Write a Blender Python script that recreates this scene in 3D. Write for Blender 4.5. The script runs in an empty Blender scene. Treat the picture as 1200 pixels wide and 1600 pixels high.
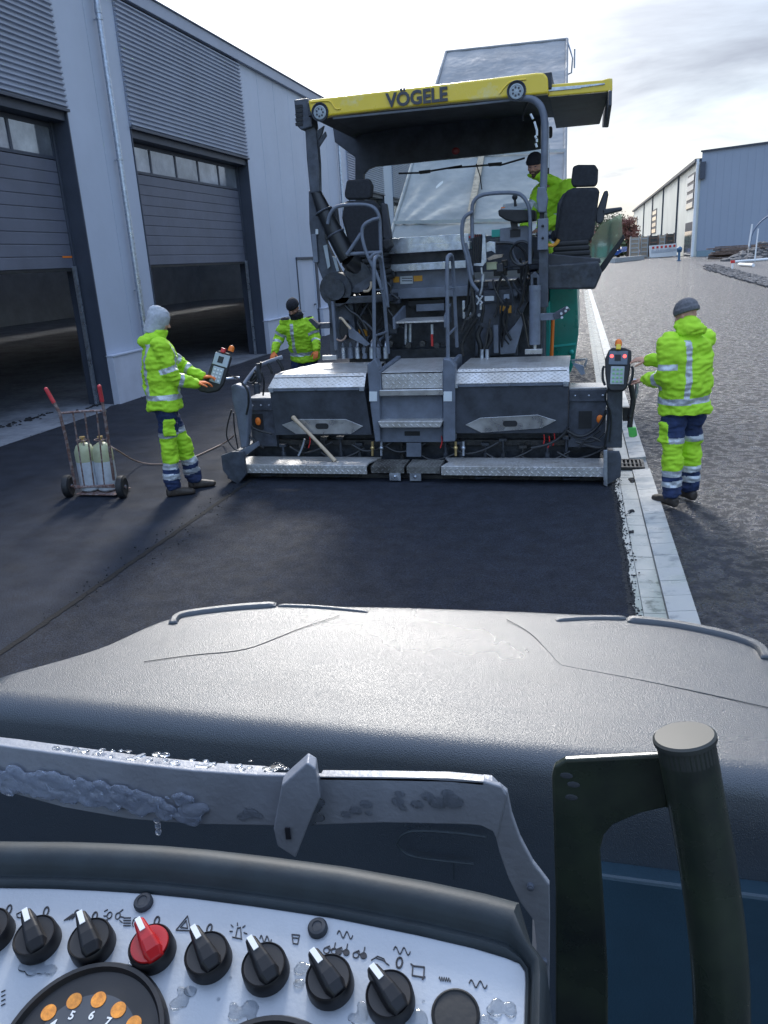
import bpy, bmesh, math, random
import numpy as np
from mathutils import Vector, Matrix, noise
random.seed(7)
PI = math.pi
rad = math.radians
C = bpy.context.scene
# ------------------------------------------------------------------ camera
H = 2.25
F = 1217.0
Yd = np.array([315, -411, F]); Yd = Yd/np.linalg.norm(Yd)
Xd = -np.array([-4850, -113, F]); Xd = Xd/np.linalg.norm(Xd)
Xd = Xd - Yd*(Xd@Yd); Xd = Xd/np.linalg.norm(Xd)
Zd = np.cross(Xd, Yd)
if Zd[1] > 0: Zd = -Zd
RM = np.stack([Xd, Yd, Zd], 1)
cam_data = bpy.data.cameras.new('camera')
cam = bpy.data.objects.new('camera', cam_data); C.collection.objects.link(cam)
r0, r1, r2 = RM
cam.matrix_world = Matrix(((r0[0], -r1[0], -r2[0], 0), (r0[1], -r1[1], -r2[1], 0), (r0[2], -r1[2], -r2[2], H), (0, 0, 0, 1)))
cam_data.sensor_fit = 'VERTICAL'; cam_data.sensor_height = 36; cam_data.lens = F/1600*36
cam_data.clip_start = 0.05; cam_data.clip_end = 3000
C.camera = cam
# ------------------------------------------------------------------ sky and sun
SUN_AZ = rad(-15); SUN_EL = rad(33)      # azimuth measured from +Y towards +X
sd = Vector((math.sin(SUN_AZ)*math.cos(SUN_EL), math.cos(SUN_AZ)*math.cos(SUN_EL), math.sin(SUN_EL)))
w = bpy.data.worlds.new('World'); C.world = w; w.use_nodes = True
nt = w.node_tree; nt.nodes.clear()
def N(t, **k):
    n = nt.nodes.new(t)
    for a, b in k.items(): setattr(n, a, b)
    return n
L = lambda a, b: nt.links.new(a, b)
out = N('ShaderNodeOutputWorld')
sky = N('ShaderNodeTexSky', sky_type='NISHITA', sun_disc=False, sun_elevation=SUN_EL, sun_rotation=SUN_AZ)
bg1 = N('ShaderNodeBackground'); bg1.inputs[1].default_value = 0.06; L(sky.outputs[0], bg1.inputs[0])
tc = N('ShaderNodeTexCoord')
sep = N('ShaderNodeSeparateXYZ'); L(tc.outputs['Generated'], sep.inputs[0])
def mth(op, a, b=None, c=None, clamp=False):
    n = N('ShaderNodeMath', operation=op); n.use_clamp = clamp
    for i, v in enumerate((a, b, c)):
        if v is None: continue
        if hasattr(v, 'links'): L(v, n.inputs[i])
        else: n.inputs[i].default_value = v
    return n.outputs[0]
zc = mth('ADD', mth('MAXIMUM', sep.outputs[2], 0.0), 0.22)
cx = mth('DIVIDE', sep.outputs[0], zc); cy = mth('DIVIDE', sep.outputs[1], zc)
comb = N('ShaderNodeCombineXYZ'); L(cx, comb.inputs[0]); L(cy, comb.inputs[1])
nz = N('ShaderNodeTexNoise'); nz.inputs['Scale'].default_value = 1.15; nz.inputs['Detail'].default_value = 7; nz.inputs['Roughness'].default_value = .58
nz.inputs['Distortion'].default_value = .5
L(comb.outputs[0], nz.inputs['Vector'])
nz2 = N('ShaderNodeTexNoise'); nz2.inputs['Scale'].default_value = .7; nz2.inputs['Detail'].default_value = 6; nz2.inputs['Roughness'].default_value = .6
off = N('ShaderNodeVectorMath', operation='ADD'); off.inputs[1].default_value = (7.3, 2.6, 0); L(comb.outputs[0], off.inputs[0]); L(off.outputs[0], nz2.inputs['Vector'])
dt = N('ShaderNodeVectorMath', operation='DOT_PRODUCT'); gd = Vector((math.sin(rad(-26))*math.cos(rad(33)), math.cos(rad(-26))*math.cos(rad(33)), math.sin(rad(33)))); dt.inputs[1].default_value = gd; L(tc.outputs['Generated'], dt.inputs[0])
dpos = mth('MAXIMUM', dt.outputs['Value'], 0.0)
glow = mth('POWER', dpos, 12.0); glow2 = mth('POWER', dpos, 70.0)
# cloud cover: dense towards the sun, thinner behind
cov = mth('ADD', mth('MULTIPLY', nz.outputs['Fac'], 2.4), mth('MULTIPLY_ADD', dt.outputs['Value'], 0.75, -1.12))
cmask = mth('SMOOTH_MIN', mth('MAXIMUM', cov, 0.0), 1.0, 0.2)
cr = N('ShaderNodeValToRGB'); L(nz2.outputs['Fac'], cr.inputs[0])
cr.color_ramp.elements[0].position = .38; cr.color_ramp.elements[0].color = (.135, .155, .20, 1)
cr.color_ramp.elements[1].position = .62; cr.color_ramp.elements[1].color = (.34, .355, .39, 1)
ccol = N('ShaderNodeMixRGB'); ccol.blend_type = 'ADD'; ccol.inputs[0].default_value = 1
gcol = N('ShaderNodeMixRGB'); gcol.blend_type = 'MULTIPLY'; gcol.inputs[0].default_value = 1
gcol.inputs[1].default_value = (1.0, .96, .88, 1)
gsum = mth('ADD', mth('MULTIPLY', glow, 1.0), mth('MULTIPLY', glow2, 3.0))
gc = N('ShaderNodeCombineXYZ'); [L(gsum, gc.inputs[i]) for i in range(3)]
L(gc.outputs[0], gcol.inputs[2]); L(cr.outputs[0], ccol.inputs[1]); L(gcol.outputs[0], ccol.inputs[2])
bg2 = N('ShaderNodeBackground'); bg2.inputs[1].default_value = 1.0; L(ccol.outputs[0], bg2.inputs[0])
mx = N('ShaderNodeMixShader'); L(cmask, mx.inputs[0]); L(bg1.outputs[0], mx.inputs[1]); L(bg2.outputs[0], mx.inputs[2])
# cool fill added to the unseen sky overhead and behind, raising ambient light
hi_ = mth('MULTIPLY_ADD', sep.outputs[1], -.35, sep.outputs[2]); mr_ = N('ShaderNodeMapRange', interpolation_type='SMOOTHSTEP'); L(hi_, mr_.inputs[0]); mr_.inputs[1].default_value = .30; mr_.inputs[2].default_value = .95; mr_.inputs[3].default_value = 0; mr_.inputs[4].default_value = 1
bg3 = N('ShaderNodeBackground'); bg3.inputs[0].default_value = (.27, .36, .54, 1); L(mr_.outputs[0], bg3.inputs[1])
ad_ = N('ShaderNodeAddShader'); L(mx.outputs[0], ad_.inputs[0]); L(bg3.outputs[0], ad_.inputs[1]); L(ad_.outputs[0], out.inputs[0])
sun_d = bpy.data.lights.new('sun', 'SUN'); sun_d.energy = 1.05; sun_d.angle = rad(10); sun_d.color = (1, .97, .93)
sun = bpy.data.objects.new('sun', sun_d); C.collection.objects.link(sun); sun.rotation_euler = sd.to_track_quat('Z', 'Y').to_euler()
C.view_settings.view_transform = 'Standard'; C.view_settings.look = 'None'; C.view_settings.exposure = 1.40; C.view_settings.gamma = 1
# ------------------------------------------------------------------ pixel -> point on a real plane
def ray(u, v): return RM.T @ np.array([(u-600)/F, (v-800)/F, 1.])
def q(u, v, Y):
    d = ray(u, v); t = Y/d[1]; return Vector((d[0]*t, Y, d[2]*t+H))
def qz(u, v, z=0.):
    d = ray(u, v); t = (z-H)/d[2]; return Vector((d[0]*t, d[1]*t, z))
def qx(u, v, X):
    d = ray(u, v); t = X/d[0]; return Vector((X, d[1]*t, d[2]*t+H))
# ------------------------------------------------------------------ materials
MT = {}
def mat(name, col, rough=.6, metal=0., var=.12, vs=6., bump=0., bs=60., rvar=0., rvs=8., emit=0., spec=.5, col2=None, thr=None, trans=0., stretch=(1, 1, 1), alpha=1., coat=0., bd=.01, spk=None, rthr=(.35, .65)):
    """procedural surface: base colour varied by fractal noise, optional second colour patches, bump, roughness variation"""
    m = bpy.data.materials.new(name); m.use_nodes = True; t = m.node_tree; b = t.nodes['Principled BSDF']
    lk = t.links.new; nn = t.nodes.new
    c = nn('ShaderNodeTexCoord'); mp = nn('ShaderNodeMapping'); mp.inputs['Scale'].default_value = stretch; lk(c.outputs['Object'], mp.inputs[0])
    n1 = nn('ShaderNodeTexNoise'); n1.inputs['Scale'].default_value = vs; n1.inputs['Detail'].default_value = 6; n1.inputs['Roughness'].default_value = .65
    lk(mp.outputs[0], n1.inputs['Vector'])
    r = nn('ShaderNodeValToRGB'); lk(n1.outputs['Fac'], r.inputs[0])
    lo = tuple(max(0, x*(1-var*1.6)) for x in col) + (1,); hi = tuple(min(1, x*(1+var*1.6)) for x in col) + (1,)
    if col2: lo = tuple(col2) + (1,); hi = tuple(col) + (1,)
    e = r.color_ramp.elements; e[0].position, e[1].position = thr or (.3, .7); e[0].color = lo; e[1].color = hi
    if spk:
        ns = nn('ShaderNodeTexNoise'); ns.inputs['Scale'].default_value = spk[0]; ns.inputs['Detail'].default_value = 2; lk(mp.outputs[0], ns.inputs['Vector'])
        ms = nn('ShaderNodeMapRange'); ms.inputs[1].default_value = .3; ms.inputs[2].default_value = .72; ms.inputs[3].default_value = 1-spk[1]; ms.inputs[4].default_value = 1+spk[1]*1.6; lk(ns.outputs['Fac'], ms.inputs[0])
        mu = nn('ShaderNodeVectorMath'); mu.operation = 'MULTIPLY'; lk(r.outputs[0], mu.inputs[0]); cb = nn('ShaderNodeCombineXYZ'); [lk(ms.outputs[0], cb.inputs[i]) for i in range(3)]; lk(cb.outputs[0], mu.inputs[1]); lk(mu.outputs[0], b.inputs['Base Color'])
    else: lk(r.outputs[0], b.inputs['Base Color'])
    b.inputs['Roughness'].default_value = rough; b.inputs['Metallic'].default_value = metal
    b.inputs['Specular IOR Level'].default_value = spec
    if coat: b.inputs['Coat Weight'].default_value = coat; b.inputs['Coat Roughness'].default_value = .15
    if rvar:
        n2 = nn('ShaderNodeTexNoise'); n2.inputs['Scale'].default_value = rvs; n2.inputs['Detail'].default_value = 5; lk(mp.outputs[0], n2.inputs['Vector'])
        mr = nn('ShaderNodeMapRange'); mr.inputs[1].default_value = rthr[0]; mr.inputs[2].default_value = rthr[1]
        mr.inputs[3].default_value = max(.02, rough-rvar); mr.inputs[4].default_value = min(1, rough+rvar); lk(n2.outputs['Fac'], mr.inputs[0]); lk(mr.outputs[0], b.inputs['Roughness'])
    if bump:
        n3 = nn('ShaderNodeTexNoise'); n3.inputs['Scale'].default_value = bs; n3.inputs['Detail'].default_value = 3; lk(mp.outputs[0], n3.inputs['Vector'])
        bp = nn('ShaderNodeBump'); bp.inputs['Strength'].default_value = bump; bp.inputs['Distance'].default_value = bd; lk(n3.outputs['Fac'], bp.inputs['Height']); lk(bp.outputs[0], b.inputs['Normal'])
    if trans: b.inputs['Transmission Weight'].default_value = trans
    if alpha < 1: b.inputs['Alpha'].default_value = alpha
    if emit: b.inputs['Emission Color'].default_value = tuple(col)+(1,); b.inputs['Emission Strength'].default_value = emit
    MT[name] = m; return m
mat('steel_dark', (.056, .065, .084), .5, var=.3, vs=9, bump=.15, rvar=.15)
mat('steel_slate', (.135, .155, .195), .42, var=.15, vs=7, bump=.06, rvar=.1)
mat('steel_black', (.032, .037, .046), .5, var=.4, vs=12, bump=.25, bs=40, rvar=.2)
mat('steel_oily', (.030, .030, .030), .45, var=.5, vs=22, bump=.5, bs=50, rvar=.25, col2=(.10, .085, .07), thr=(.28, .42))
mat('rubber', (.014, .015, .017), .6, var=.3, bump=.1)
mat('hose_rubber', (.012, .013, .015), .38, var=.3)
mat('aluminium', (.50, .50, .50), .35, .85, var=.15, vs=5, rvar=.12)
mat('galvanised', (.45, .49, .55), .35, .8, var=.18, vs=18, rvar=.1)
mat('yellow_paint', (.78, .56, .03), .35, var=.12, vs=2.5, coat=.3, col2=(.72, .62, .30), thr=(.30, .46), rvar=.1)
mat('letter_dark', (.05, .055, .07), .5)
mat('canopy_black', (.036, .042, .054), .65, var=.3, vs=5, bump=.1)
mat('seat_fabric', (.026, .028, .034), .9, var=.2, vs=30, bump=.5, bs=250)
mat('seat_vinyl', (.030, .033, .042), .5, var=.15, vs=10, bump=.1)
mat('teal_paint', (.0, .20, .15), .35, var=.15, vs=4, coat=.3, rvar=.1)
mat('teal_light', (.02, .36, .30), .4, var=.1)
mat('orange', (.85, .20, .02), .4, var=.05)
mat('orange_label', (.75, .36, .04), .5, var=.1)
mat('white_label', (.62, .66, .68), .5, var=.05)
mat('red', (.60, .03, .03), .3, var=.1)
mat('red_grip', (.55, .05, .06), .45, var=.15, bump=.2)
mat('white_paint', (.75, .76, .76), .4, var=.06)
mat('wood_handle', (.46, .36, .25), .6, var=.2, vs=6, stretch=(1, 1, .2))
mat('tarp', (.26, .265, .27), .75, var=.10, vs=1.6, bump=.5, bs=1.4, rvar=.08, bd=.15)
mat('tarp_edge', (.45, .46, .46), .5, var=.05)
mat('skin', (.50, .27, .19), .5, var=.12, vs=30, spec=.4)
mat('beard', (.09, .055, .035), .85, var=.3, vs=80, bump=.4, bs=200)
mat('hivis', (.40, .72, .025), .78, vs=6, bump=.35, bs=28, col2=(.27, .46, .03), thr=(.26, .36), bd=.02)
mat('reflective', (.50, .53, .56), .35, .3, var=.12, vs=60)
mat('navy', (.016, .030, .085), .85, var=.25, vs=14, bump=.25, bs=45)
mat('hat_dark', (.018, .019, .025), .9, var=.2, vs=60, bump=.5, bs=200)
mat('hat_grey', (.13, .13, .14), .9, var=.2, vs=60, bump=.5, bs=200)
mat('hood_fleece', (.40, .42, .45), .95, var=.12, vs=20, bump=.5, bs=120)
mat('boot', (.045, .035, .028), .6, var=.3, vs=20, bump=.3)
mat('glove_orange', (.80, .20, .05), .7, var=.12, bump=.3)
mat('glass', (.86, .92, .90), .02, trans=1.0, var=0, spec=.3); MT['glass'].node_tree.nodes['Principled BSDF'].inputs['IOR'].default_value = 1.12
mat('tinted_glass', (.45, .62, .56), .04, trans=.9, var=.02)
mat('screen_grey', (.10, .13, .17), .3, var=.1)
mat('led_red', (1., .06, .05), .4, var=0, emit=1.6)
mat('control_grey', (.34, .39, .42), .45, var=.08)
mat('button_green', (.20, .45, .18), .4)
mat('green_plastic', (.10, .50, .10), .45)
mat('tan_cable', (.32, .22, .17), .6)
mat('rust_frame', (.16, .085, .07), .75, var=.5, vs=25, bump=.4, bs=90, rvar=.15, col2=(.30, .25, .24), thr=(.4, .55))
mat('bottle_grey', (.50, .54, .58), .4, var=.12, vs=8)
mat('bottle_green', (.40, .42, .26), .45, var=.12)
mat('plywood', (.36, .29, .22), .8, var=.25, vs=14)
mat('brass', (.55, .40, .18), .35, .8)
def checker_mat(name, base, rough, worn):
    m = bpy.data.materials.new(name); m.use_nodes = True; t = m.node_tree; b = t.nodes['Principled BSDF']; lk = t.links.new; nn = t.nodes.new
    def mm(op, a, b_=None, c_=None):
        n = nn('ShaderNodeMath'); n.operation = op
        for i, v in enumerate((a, b_, c_)):
            if v is None: continue
            if hasattr(v, 'links'): lk(v, n.inputs[i])
            else: n.inputs[i].default_value = v
        return n.outputs[0]
    c = nn('ShaderNodeTexCoord'); s = nn('ShaderNodeSeparateXYZ'); lk(c.outputs['Object'], s.inputs[0])
    yz = mm('ADD', s.outputs[1], s.outputs[2]); K = 15.
    u = mm('MULTIPLY', mm('ADD', s.outputs[0], yz), K); v = mm('MULTIPLY', mm('SUBTRACT', s.outputs[0], yz), K)
    par = mm('MODULO', mm('ADD', mm('ADD', mm('FLOOR', u), mm('FLOOR', v)), 1000.), 2.)
    fu = mm('SUBTRACT', mm('FRACT', mm('ADD', u, 500.)), .5); fv = mm('SUBTRACT', mm('FRACT', mm('ADD', v, 500.)), .5)
    def ell(a, b_): return mm('ADD', mm('MULTIPLY', mm('MULTIPLY', a, a), 4.6), mm('MULTIPLY', mm('MULTIPLY', b_, b_), 50.))
    e = mm('ADD', mm('MULTIPLY', ell(fu, fv), mm('SUBTRACT', 1., par)), mm('MULTIPLY', ell(fv, fu), par))
    h = mm('MAXIMUM', mm('SUBTRACT', 1., e), 0.)
    n1 = nn('ShaderNodeTexNoise'); n1.inputs['Scale'].default_value = 3.5; n1.inputs['Detail'].default_value = 7; n1.inputs['Roughness'].default_value = .7; lk(c.outputs['Object'], n1.inputs['Vector'])
    r = nn('ShaderNodeValToRGB'); lk(n1.outputs['Fac'], r.inputs[0]); el = r.color_ramp.elements
    el[0].position = .38; el[0].color = tuple(worn)+(1,); el[1].position = .62; el[1].color = tuple(base)+(1,)
    mxn = nn('ShaderNodeMixRGB'); mxn.blend_type = 'MIX'; lk(r.outputs[0], mxn.inputs[1]); mxn.inputs[2].default_value = (min(1, base[0]*1.35), min(1, base[1]*1.35), min(1, base[2]*1.35), 1)
    hs = mm('MULTIPLY', h, .55); lk(hs, mxn.inputs[0]); lk(mxn.outputs[0], b.inputs['Base Color'])
    b.inputs['Metallic'].default_value = .45; b.inputs['Roughness'].default_value = rough
    bp = nn('ShaderNodeBump'); bp.inputs['Strength'].default_value = 1; bp.inputs['Distance'].default_value = .006; lk(h, bp.inputs['Height']); lk(bp.outputs[0], b.inputs['Normal'])
    MT[name] = m
checker_mat('checker_plate', (.60, .60, .60), .36, (.42, .40, .37))
checker_mat('checker_dirty', (.20, .20, .19), .5, (.07, .065, .06))
# ------------------------------------------------------------------ mesh helpers
def col_link(o): C.collection.objects.link(o)
WL = {}
def wloc(o): return WL.get(o.name, Vector((0, 0, 0))) if o else Vector((0, 0, 0))
class MB:
    """collects shapes in world coordinates, then links them as one mesh object"""
    def __init__(s): s.v = []; s.f = []; s.fm = []; s.mi = 0
    def add(s, vs, fs):
        k = len(s.v); s.v += [tuple(x) for x in vs]; s.f += [tuple(k+i for i in f) for f in fs]; s.fm += [s.mi]*len(fs); return s
    def box(s, a, b, rz=0, piv=None, rot=None):
        x0, x1 = sorted((a[0], b[0])); y0, y1 = sorted((a[1], b[1])); z0, z1 = sorted((a[2], b[2]))
        vs = [Vector(p) for p in ((x0, y0, z0), (x1, y0, z0), (x1, y1, z0), (x0, y1, z0), (x0, y0, z1), (x1, y0, z1), (x1, y1, z1), (x0, y1, z1))]
        if rz or rot is not None:
            c = Vector(piv) if piv is not None else Vector(((x0+x1)/2, (y0+y1)/2, (z0+z1)/2)); R_ = rot if rot is not None else Matrix.Rotation(rz, 3, 'Z')
            vs = [c + R_ @ (p-c) for p in vs]
        return s.add(vs, [(0, 3, 2, 1), (4, 5, 6, 7), (0, 1, 5, 4), (1, 2, 6, 5), (2, 3, 7, 6), (3, 0, 4, 7)])
    def obox(s, c, ax, ay, az, hx, hy, hz):
        c = Vector(c); X, Y, Z = Vector(ax).normalized()*hx, Vector(ay).normalized()*hy, Vector(az).normalized()*hz
        vs = [c-X-Y-Z, c+X-Y-Z, c+X+Y-Z, c-X+Y-Z, c-X-Y+Z, c+X-Y+Z, c+X+Y+Z, c-X+Y+Z]
        return s.add(vs, [(0, 3, 2, 1), (4, 5, 6, 7), (0, 1, 5, 4), (1, 2, 6, 5), (2, 3, 7, 6), (3, 0, 4, 7)])
    def bar(s, a, b, wx, wy):
        a, b = Vector(a), Vector(b); d = (b-a); l = d.length; d.normalize()
        up = Vector((0, 1, 0)) if abs(d.y) < .9 else Vector((0, 0, 1)); sx = d.cross(up).normalized(); sy = sx.cross(d)
        return s.obox((a+b)/2, sx, sy, d, wx/2, wy/2, l/2)
    def prism(s, poly, ext):
        """poly: 3D points of one face, ext: vector of thickness"""
        n = len(poly); e = Vector(ext); P = [Vector(p) for p in poly]
        return s.add(P+[p+e for p in P], [tuple(range(n)), tuple(range(2*n-1, n-1, -1))]+[(i, n+i, n+(i+1) % n, (i+1) % n) for i in range(n)])
    def plate(s, pxs, Y, t):
        """outline given at its own distance Y, with real thickness t (away from the viewer)"""
        return s.prism([q(u, v, Y) for u, v in pxs], (0, t, 0))
    def rings(s, rs, cap=True, closed=True):
        k = len(rs[0]); vs = [p for r in rs for p in r]; fs = []
        for i in range(len(rs)-1):
            for j in range(k if closed else k-1):
                a = i*k+j; b_ = i*k+(j+1) % k; fs.append((a, b_, b_+k, a+k))
        if cap: fs.append(tuple(range(k-1, -1, -1))); fs.append(tuple((len(rs)-1)*k+j for j in range(k)))
        return s.add(vs, fs)
    def tube(s, pts, r, n=10, smooth=0, cap=True):
        P = [Vector(p) for p in pts]
        for _ in range(smooth):
            Q = [P[0]]
            for a, b_ in zip(P, P[1:]): Q += [a*.75+b_*.25, a*.25+b_*.75]
            Q.append(P[-1]); P = Q
        R_ = r if isinstance(r, (list, tuple)) else None
        up = None; rs = []
        for i, p in enumerate(P):
            d = (P[min(i+1, len(P)-1)]-P[max(i-1, 0)])
            if d.length < 1e-9: d = Vector((0, 0, 1))
            d.normalize()
            if up is None:
                up = Vector((0, 0, 1)) if abs(d.z) < .9 else Vector((1, 0, 0))
            sx = d.cross(up); sx.normalize(); up = sx.cross(d); up.normalize()
            if R_: f = i/(len(P)-1)*(len(R_)-1); k = min(int(f), len(R_)-2); rr = R_[k]*(1-f+k)+R_[k+1]*(f-k)
            else: rr = r
            rs.append([p+(sx*math.cos(a)+up*math.sin(a))*rr for a in (2*PI*j/n for j in range(n))])
        return s.rings(rs, cap)
    def cyl(s, a, b, r, r2=None, n=20): return s.tube([a, b], [r, r if r2 is None else r2], n)
    def ring_torus(s, c, ax, R_, r, n=28, m=8, a0=0, a1=2*PI):
        ax = Vector(ax).normalized(); u = ax.orthogonal().normalized(); v = ax.cross(u); c = Vector(c)
        rs = []
        full = abs(a1-a0-2*PI) < 1e-6
        for i in range(n+1):
            a = a0+(a1-a0)*i/n; d = u*math.cos(a)+v*math.sin(a)
            rs.append([c+d*(R_+r*math.cos(b_))+ax*r*math.sin(b_) for b_ in (2*PI*j/m for j in range(m))])
        return s.rings(rs, not full)
    def lathe(s, c, ax, prof, n=24):
        """prof: (radius, height) pairs along axis"""
        ax = Vector(ax).normalized(); u = ax.orthogonal().normalized(); v = ax.cross(u); c = Vector(c)
        rs = [[c+ax*h+(u*math.cos(a)+v*math.sin(a))*max(r, 1e-4) for a in (2*PI*j/n for j in range(n))] for r, h in prof]
        return s.rings(rs)
    def ball(s, c, r, n=12, sc=(1, 1, 1)):
        c = Vector(c); rs = []
        for i in range(n+1):
            a = PI*i/n-PI/2
            rs.append([c+Vector((math.cos(a)*math.cos(b_)*r*sc[0]+1e-5*math.cos(b_), math.cos(a)*math.sin(b_)*r*sc[1]+1e-5*math.sin(b_), math.sin(a)*r*sc[2])) for b_ in (2*PI*j/(2*n) for j in range(2*n))])
        return s.rings(rs)
    def build(s, name, m, parent=None, bevel=0, smooth=False, seg=2, sub=0):
        me = bpy.data.meshes.new(name)
        org = wloc(parent) if parent else None
        if org is None:
            xs = np.array(s.v); org = Vector((0, 0, 0))
        me.from_pydata([tuple(Vector(p)-org) for p in s.v], [], s.f)
        ms = m if isinstance(m, (list, tuple)) else [m]
        for x in ms: me.materials.append(MT[x] if isinstance(x, str) else x)
        if len(ms) > 1: me.polygons.foreach_set('material_index', s.fm)
        bm = bmesh.new(); bm.from_mesh(me); bmesh.ops.remove_doubles(bm, verts=bm.verts, dist=1e-6)
        bmesh.ops.recalc_face_normals(bm, faces=bm.faces); bm.to_mesh(me); bm.free()
        if smooth:
            me.polygons.foreach_set('use_smooth', [True]*len(me.polygons))
            try: me.set_sharp_from_angle(angle=rad(38))
            except Exception: pass
        o = bpy.data.objects.new(name, me); col_link(o)
        if parent: o.parent = parent
        WL[o.name] = org.copy()
        if bevel:
            b = o.modifiers.new('bevel', 'BEVEL'); b.width = bevel; b.segments = seg; b.limit_method = 'ANGLE'; b.angle_limit = rad(35)
            b.harden_normals = False
        if sub:
            b = o.modifiers.new('sub', 'SUBSURF'); b.levels = sub; b.render_levels = sub
        return o
def tag(o, label=None, cat=None, group=None, kind=None):
    if label: o['label'] = label
    if cat: o['category'] = cat
    if group: o['group'] = group
    if kind: o['kind'] = kind
    return o
def thing(name, label, cat, loc, group=None):
    o = bpy.data.objects.new(name, None); col_link(o); o.location = loc; o.empty_display_size = .1; WL[o.name] = Vector(loc)
    return tag(o, label, cat, group)
def struct(o): o['kind'] = 'structure'; return o
def stroke(mb, pts, wd, up, closed=False, h=.0006):
    """thin raised ink line on a surface with normal up"""
    P = [Vector(p) for p in pts]
    if closed: P = P+[P[0]]
    up = Vector(up).normalized()
    for a, b in zip(P, P[1:]):
        d = b-a
        if d.length < 1e-6: continue
        mb.obox((a+b)/2, d, up.cross(d), up, d.length/2+wd*.3, wd/2, h/2)
def text_mesh(name, body, size, mtx, m, parent, ext=.002, bold=0.0, sx=1.):
    cu = bpy.data.curves.new(name, 'FONT'); cu.body = body; cu.size = size; cu.extrude = ext; cu.offset = bold; cu.align_x = 'CENTER'; cu.align_y = 'CENTER'
    cu.resolution_u = 3
    o = bpy.data.objects.new(name, cu); col_link(o)
    me = bpy.data.meshes.new_from_object(o); bpy.data.objects.remove(o)
    me.transform(Matrix.Diagonal((sx, 1, 1, 1))); me.transform(mtx); me.transform(Matrix.Translation(-wloc(parent)))
    me.materials.clear(); me.materials.append(MT[m]); me.name = name
    o = bpy.data.objects.new(name, me); col_link(o); o.parent = parent; WL[o.name] = wloc(parent).copy(); return o
# ================================================================== ground and roads
mat('asphalt_new', (.017, .021, .031), .8, var=.22, vs=3.2, bump=.7, bs=230, rvar=.06, rvs=3, spk=(110, .85), spec=.25, bd=.012)
mat('asphalt_fresh', (.0125, .016, .025), .76, var=.20, vs=5.0, bump=.8, bs=210, rvar=.05, rvs=7, spk=(115, .85), spec=.25, bd=.012)
mat('asphalt_crumb', (.014, .015, .019), .7, var=.4, vs=40, bump=1, bs=60, bd=.03)
mat('asphalt_wet', (.0105, .0115, .0175), .40, var=.45, vs=2.5, bump=1., bs=42, rvar=.34, rvs=11, rthr=(.62, .44), spec=.6, bd=.030, spk=(45, .8))
mat('asphalt_joint', (.002, .002, .003), .95, var=.3, vs=20, bump=.6)
mat('soil', (.10, .095, .09), .9, var=.3, vs=2, bump=.6, bs=20, bd=.05)
mat('gravel', (.13, .125, .125), .85, var=.5, vs=9, bump=1, bs=9, bd=.12)
mat('concrete_kerb', (.41, .41, .39), .5, var=.15, vs=5, rvar=.25, rvs=4, col2=(.24, .25, .25), thr=(.36, .47), bump=.15, bs=70)
mat('concrete_gutter', (.40, .40, .36), .16, var=.12, vs=3, rvar=.18, rvs=5, col2=(.15, .16, .15), thr=(.33, .40), bump=.12, bs=60)
mat('mortar', (.24, .245, .24), .6, var=.2, vs=20, bump=.2)
mat('concrete_floor', (.27, .29, .33), .6, var=.3, vs=1.1, col2=(.14, .15, .17), thr=(.36, .60), rvar=.15)
mat('render_plinth', (.52, .55, .64), .75, var=.05, vs=3)
mat('panel_grey', (.44, .49, .59), .42, var=.04, vs=.6, rvar=.05)
mat('panel_light', (.50, .54, .64), .45, var=.04, vs=.6)
mat('louvre_grey', (.31, .345, .43), .4, var=.06, vs=1)
mat('anthracite', (.050, .060, .085), .5, var=.1, vs=2)
mat('door_panel', (.12, .13, .17), .5, var=.08, vs=2, bump=.15, bs=200)
mat('interior_wall', (.75, .77, .80), .9, var=.1, vs=1)
mat('door_window', (.30, .33, .36), .06, var=.3, vs=.8, spec=.9, rvar=.03, metal=.6)
mat('frost_window', (.30, .33, .38), .08, metal=.5, var=.3, vs=1.2)
gm = MB()
gm.add([(-700, -200, -.06), (700, -200, -.06), (700, 1500, -.06), (-700, 1500, -.06)], [(0, 1, 2, 3)])
struct(gm.build('ground', 'soil'))
def KX(y): return -.0087*y          # the kerb and the lane drift slightly left with distance
# lane laid earlier
m = MB(); m.prism([(-8.32, -6, -.04), (-3.56, -6, -.04), (-3.56-.006*20, 90, -.04), (-8.32, 90, -.04)], (0, 0, .04)); struct(m.build('road_lane', 'asphalt_new'))
# fresh mat behind the paver with a ragged right edge
def medge(y): return .42+KX(y)+.012*noise.noise(Vector((y*9, 1, 0)))+.02*noise.noise(Vector((y*2.3, 5, 0)))
ys = [i*.02 for i in range(-150, 430)]
m = MB(); n = len(ys)
vs = [(-3.53, y, .012) for y in ys]+[(medge(y)-.055+.01*noise.noise(Vector((y*14, 9, 3))), y, .012) for y in ys]
m.add(vs, [(i, n+i, n+i+1, i+1) for i in range(n-1)]); struct(m.build('fresh_asphalt', 'asphalt_fresh'))
m = MB()
cols = [(-.07, .010), (-.04, .013), (-.02, .004), (0, -.012), (.012, -.035)]
vs = []
for k, (dx, z) in enumerate(cols):
    for y in ys:
        j = noise.noise(Vector((y*22, k*3.1, 0)))
        vs.append((medge(y)+dx+.010*j, y, z+.010*noise.noise(Vector((y*25, k*2.2, 8)))))
m.add(vs, [(k*n+i, (k+1)*n+i, (k+1)*n+i+1, k*n+i+1) for k in range(len(cols)-1) for i in range(n-1)])
struct(m.build('asphalt_edge', 'asphalt_crumb', smooth=False))
m = MB(); vs = []
for y in ys:
    j = .006*noise.noise(Vector((y*6, 3, 1)))
    vs += [(-3.575+j, y, .0135), (-3.520+j*2+.012*noise.noise(Vector((y*14, 2, 2))), y, .0165)]
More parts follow.
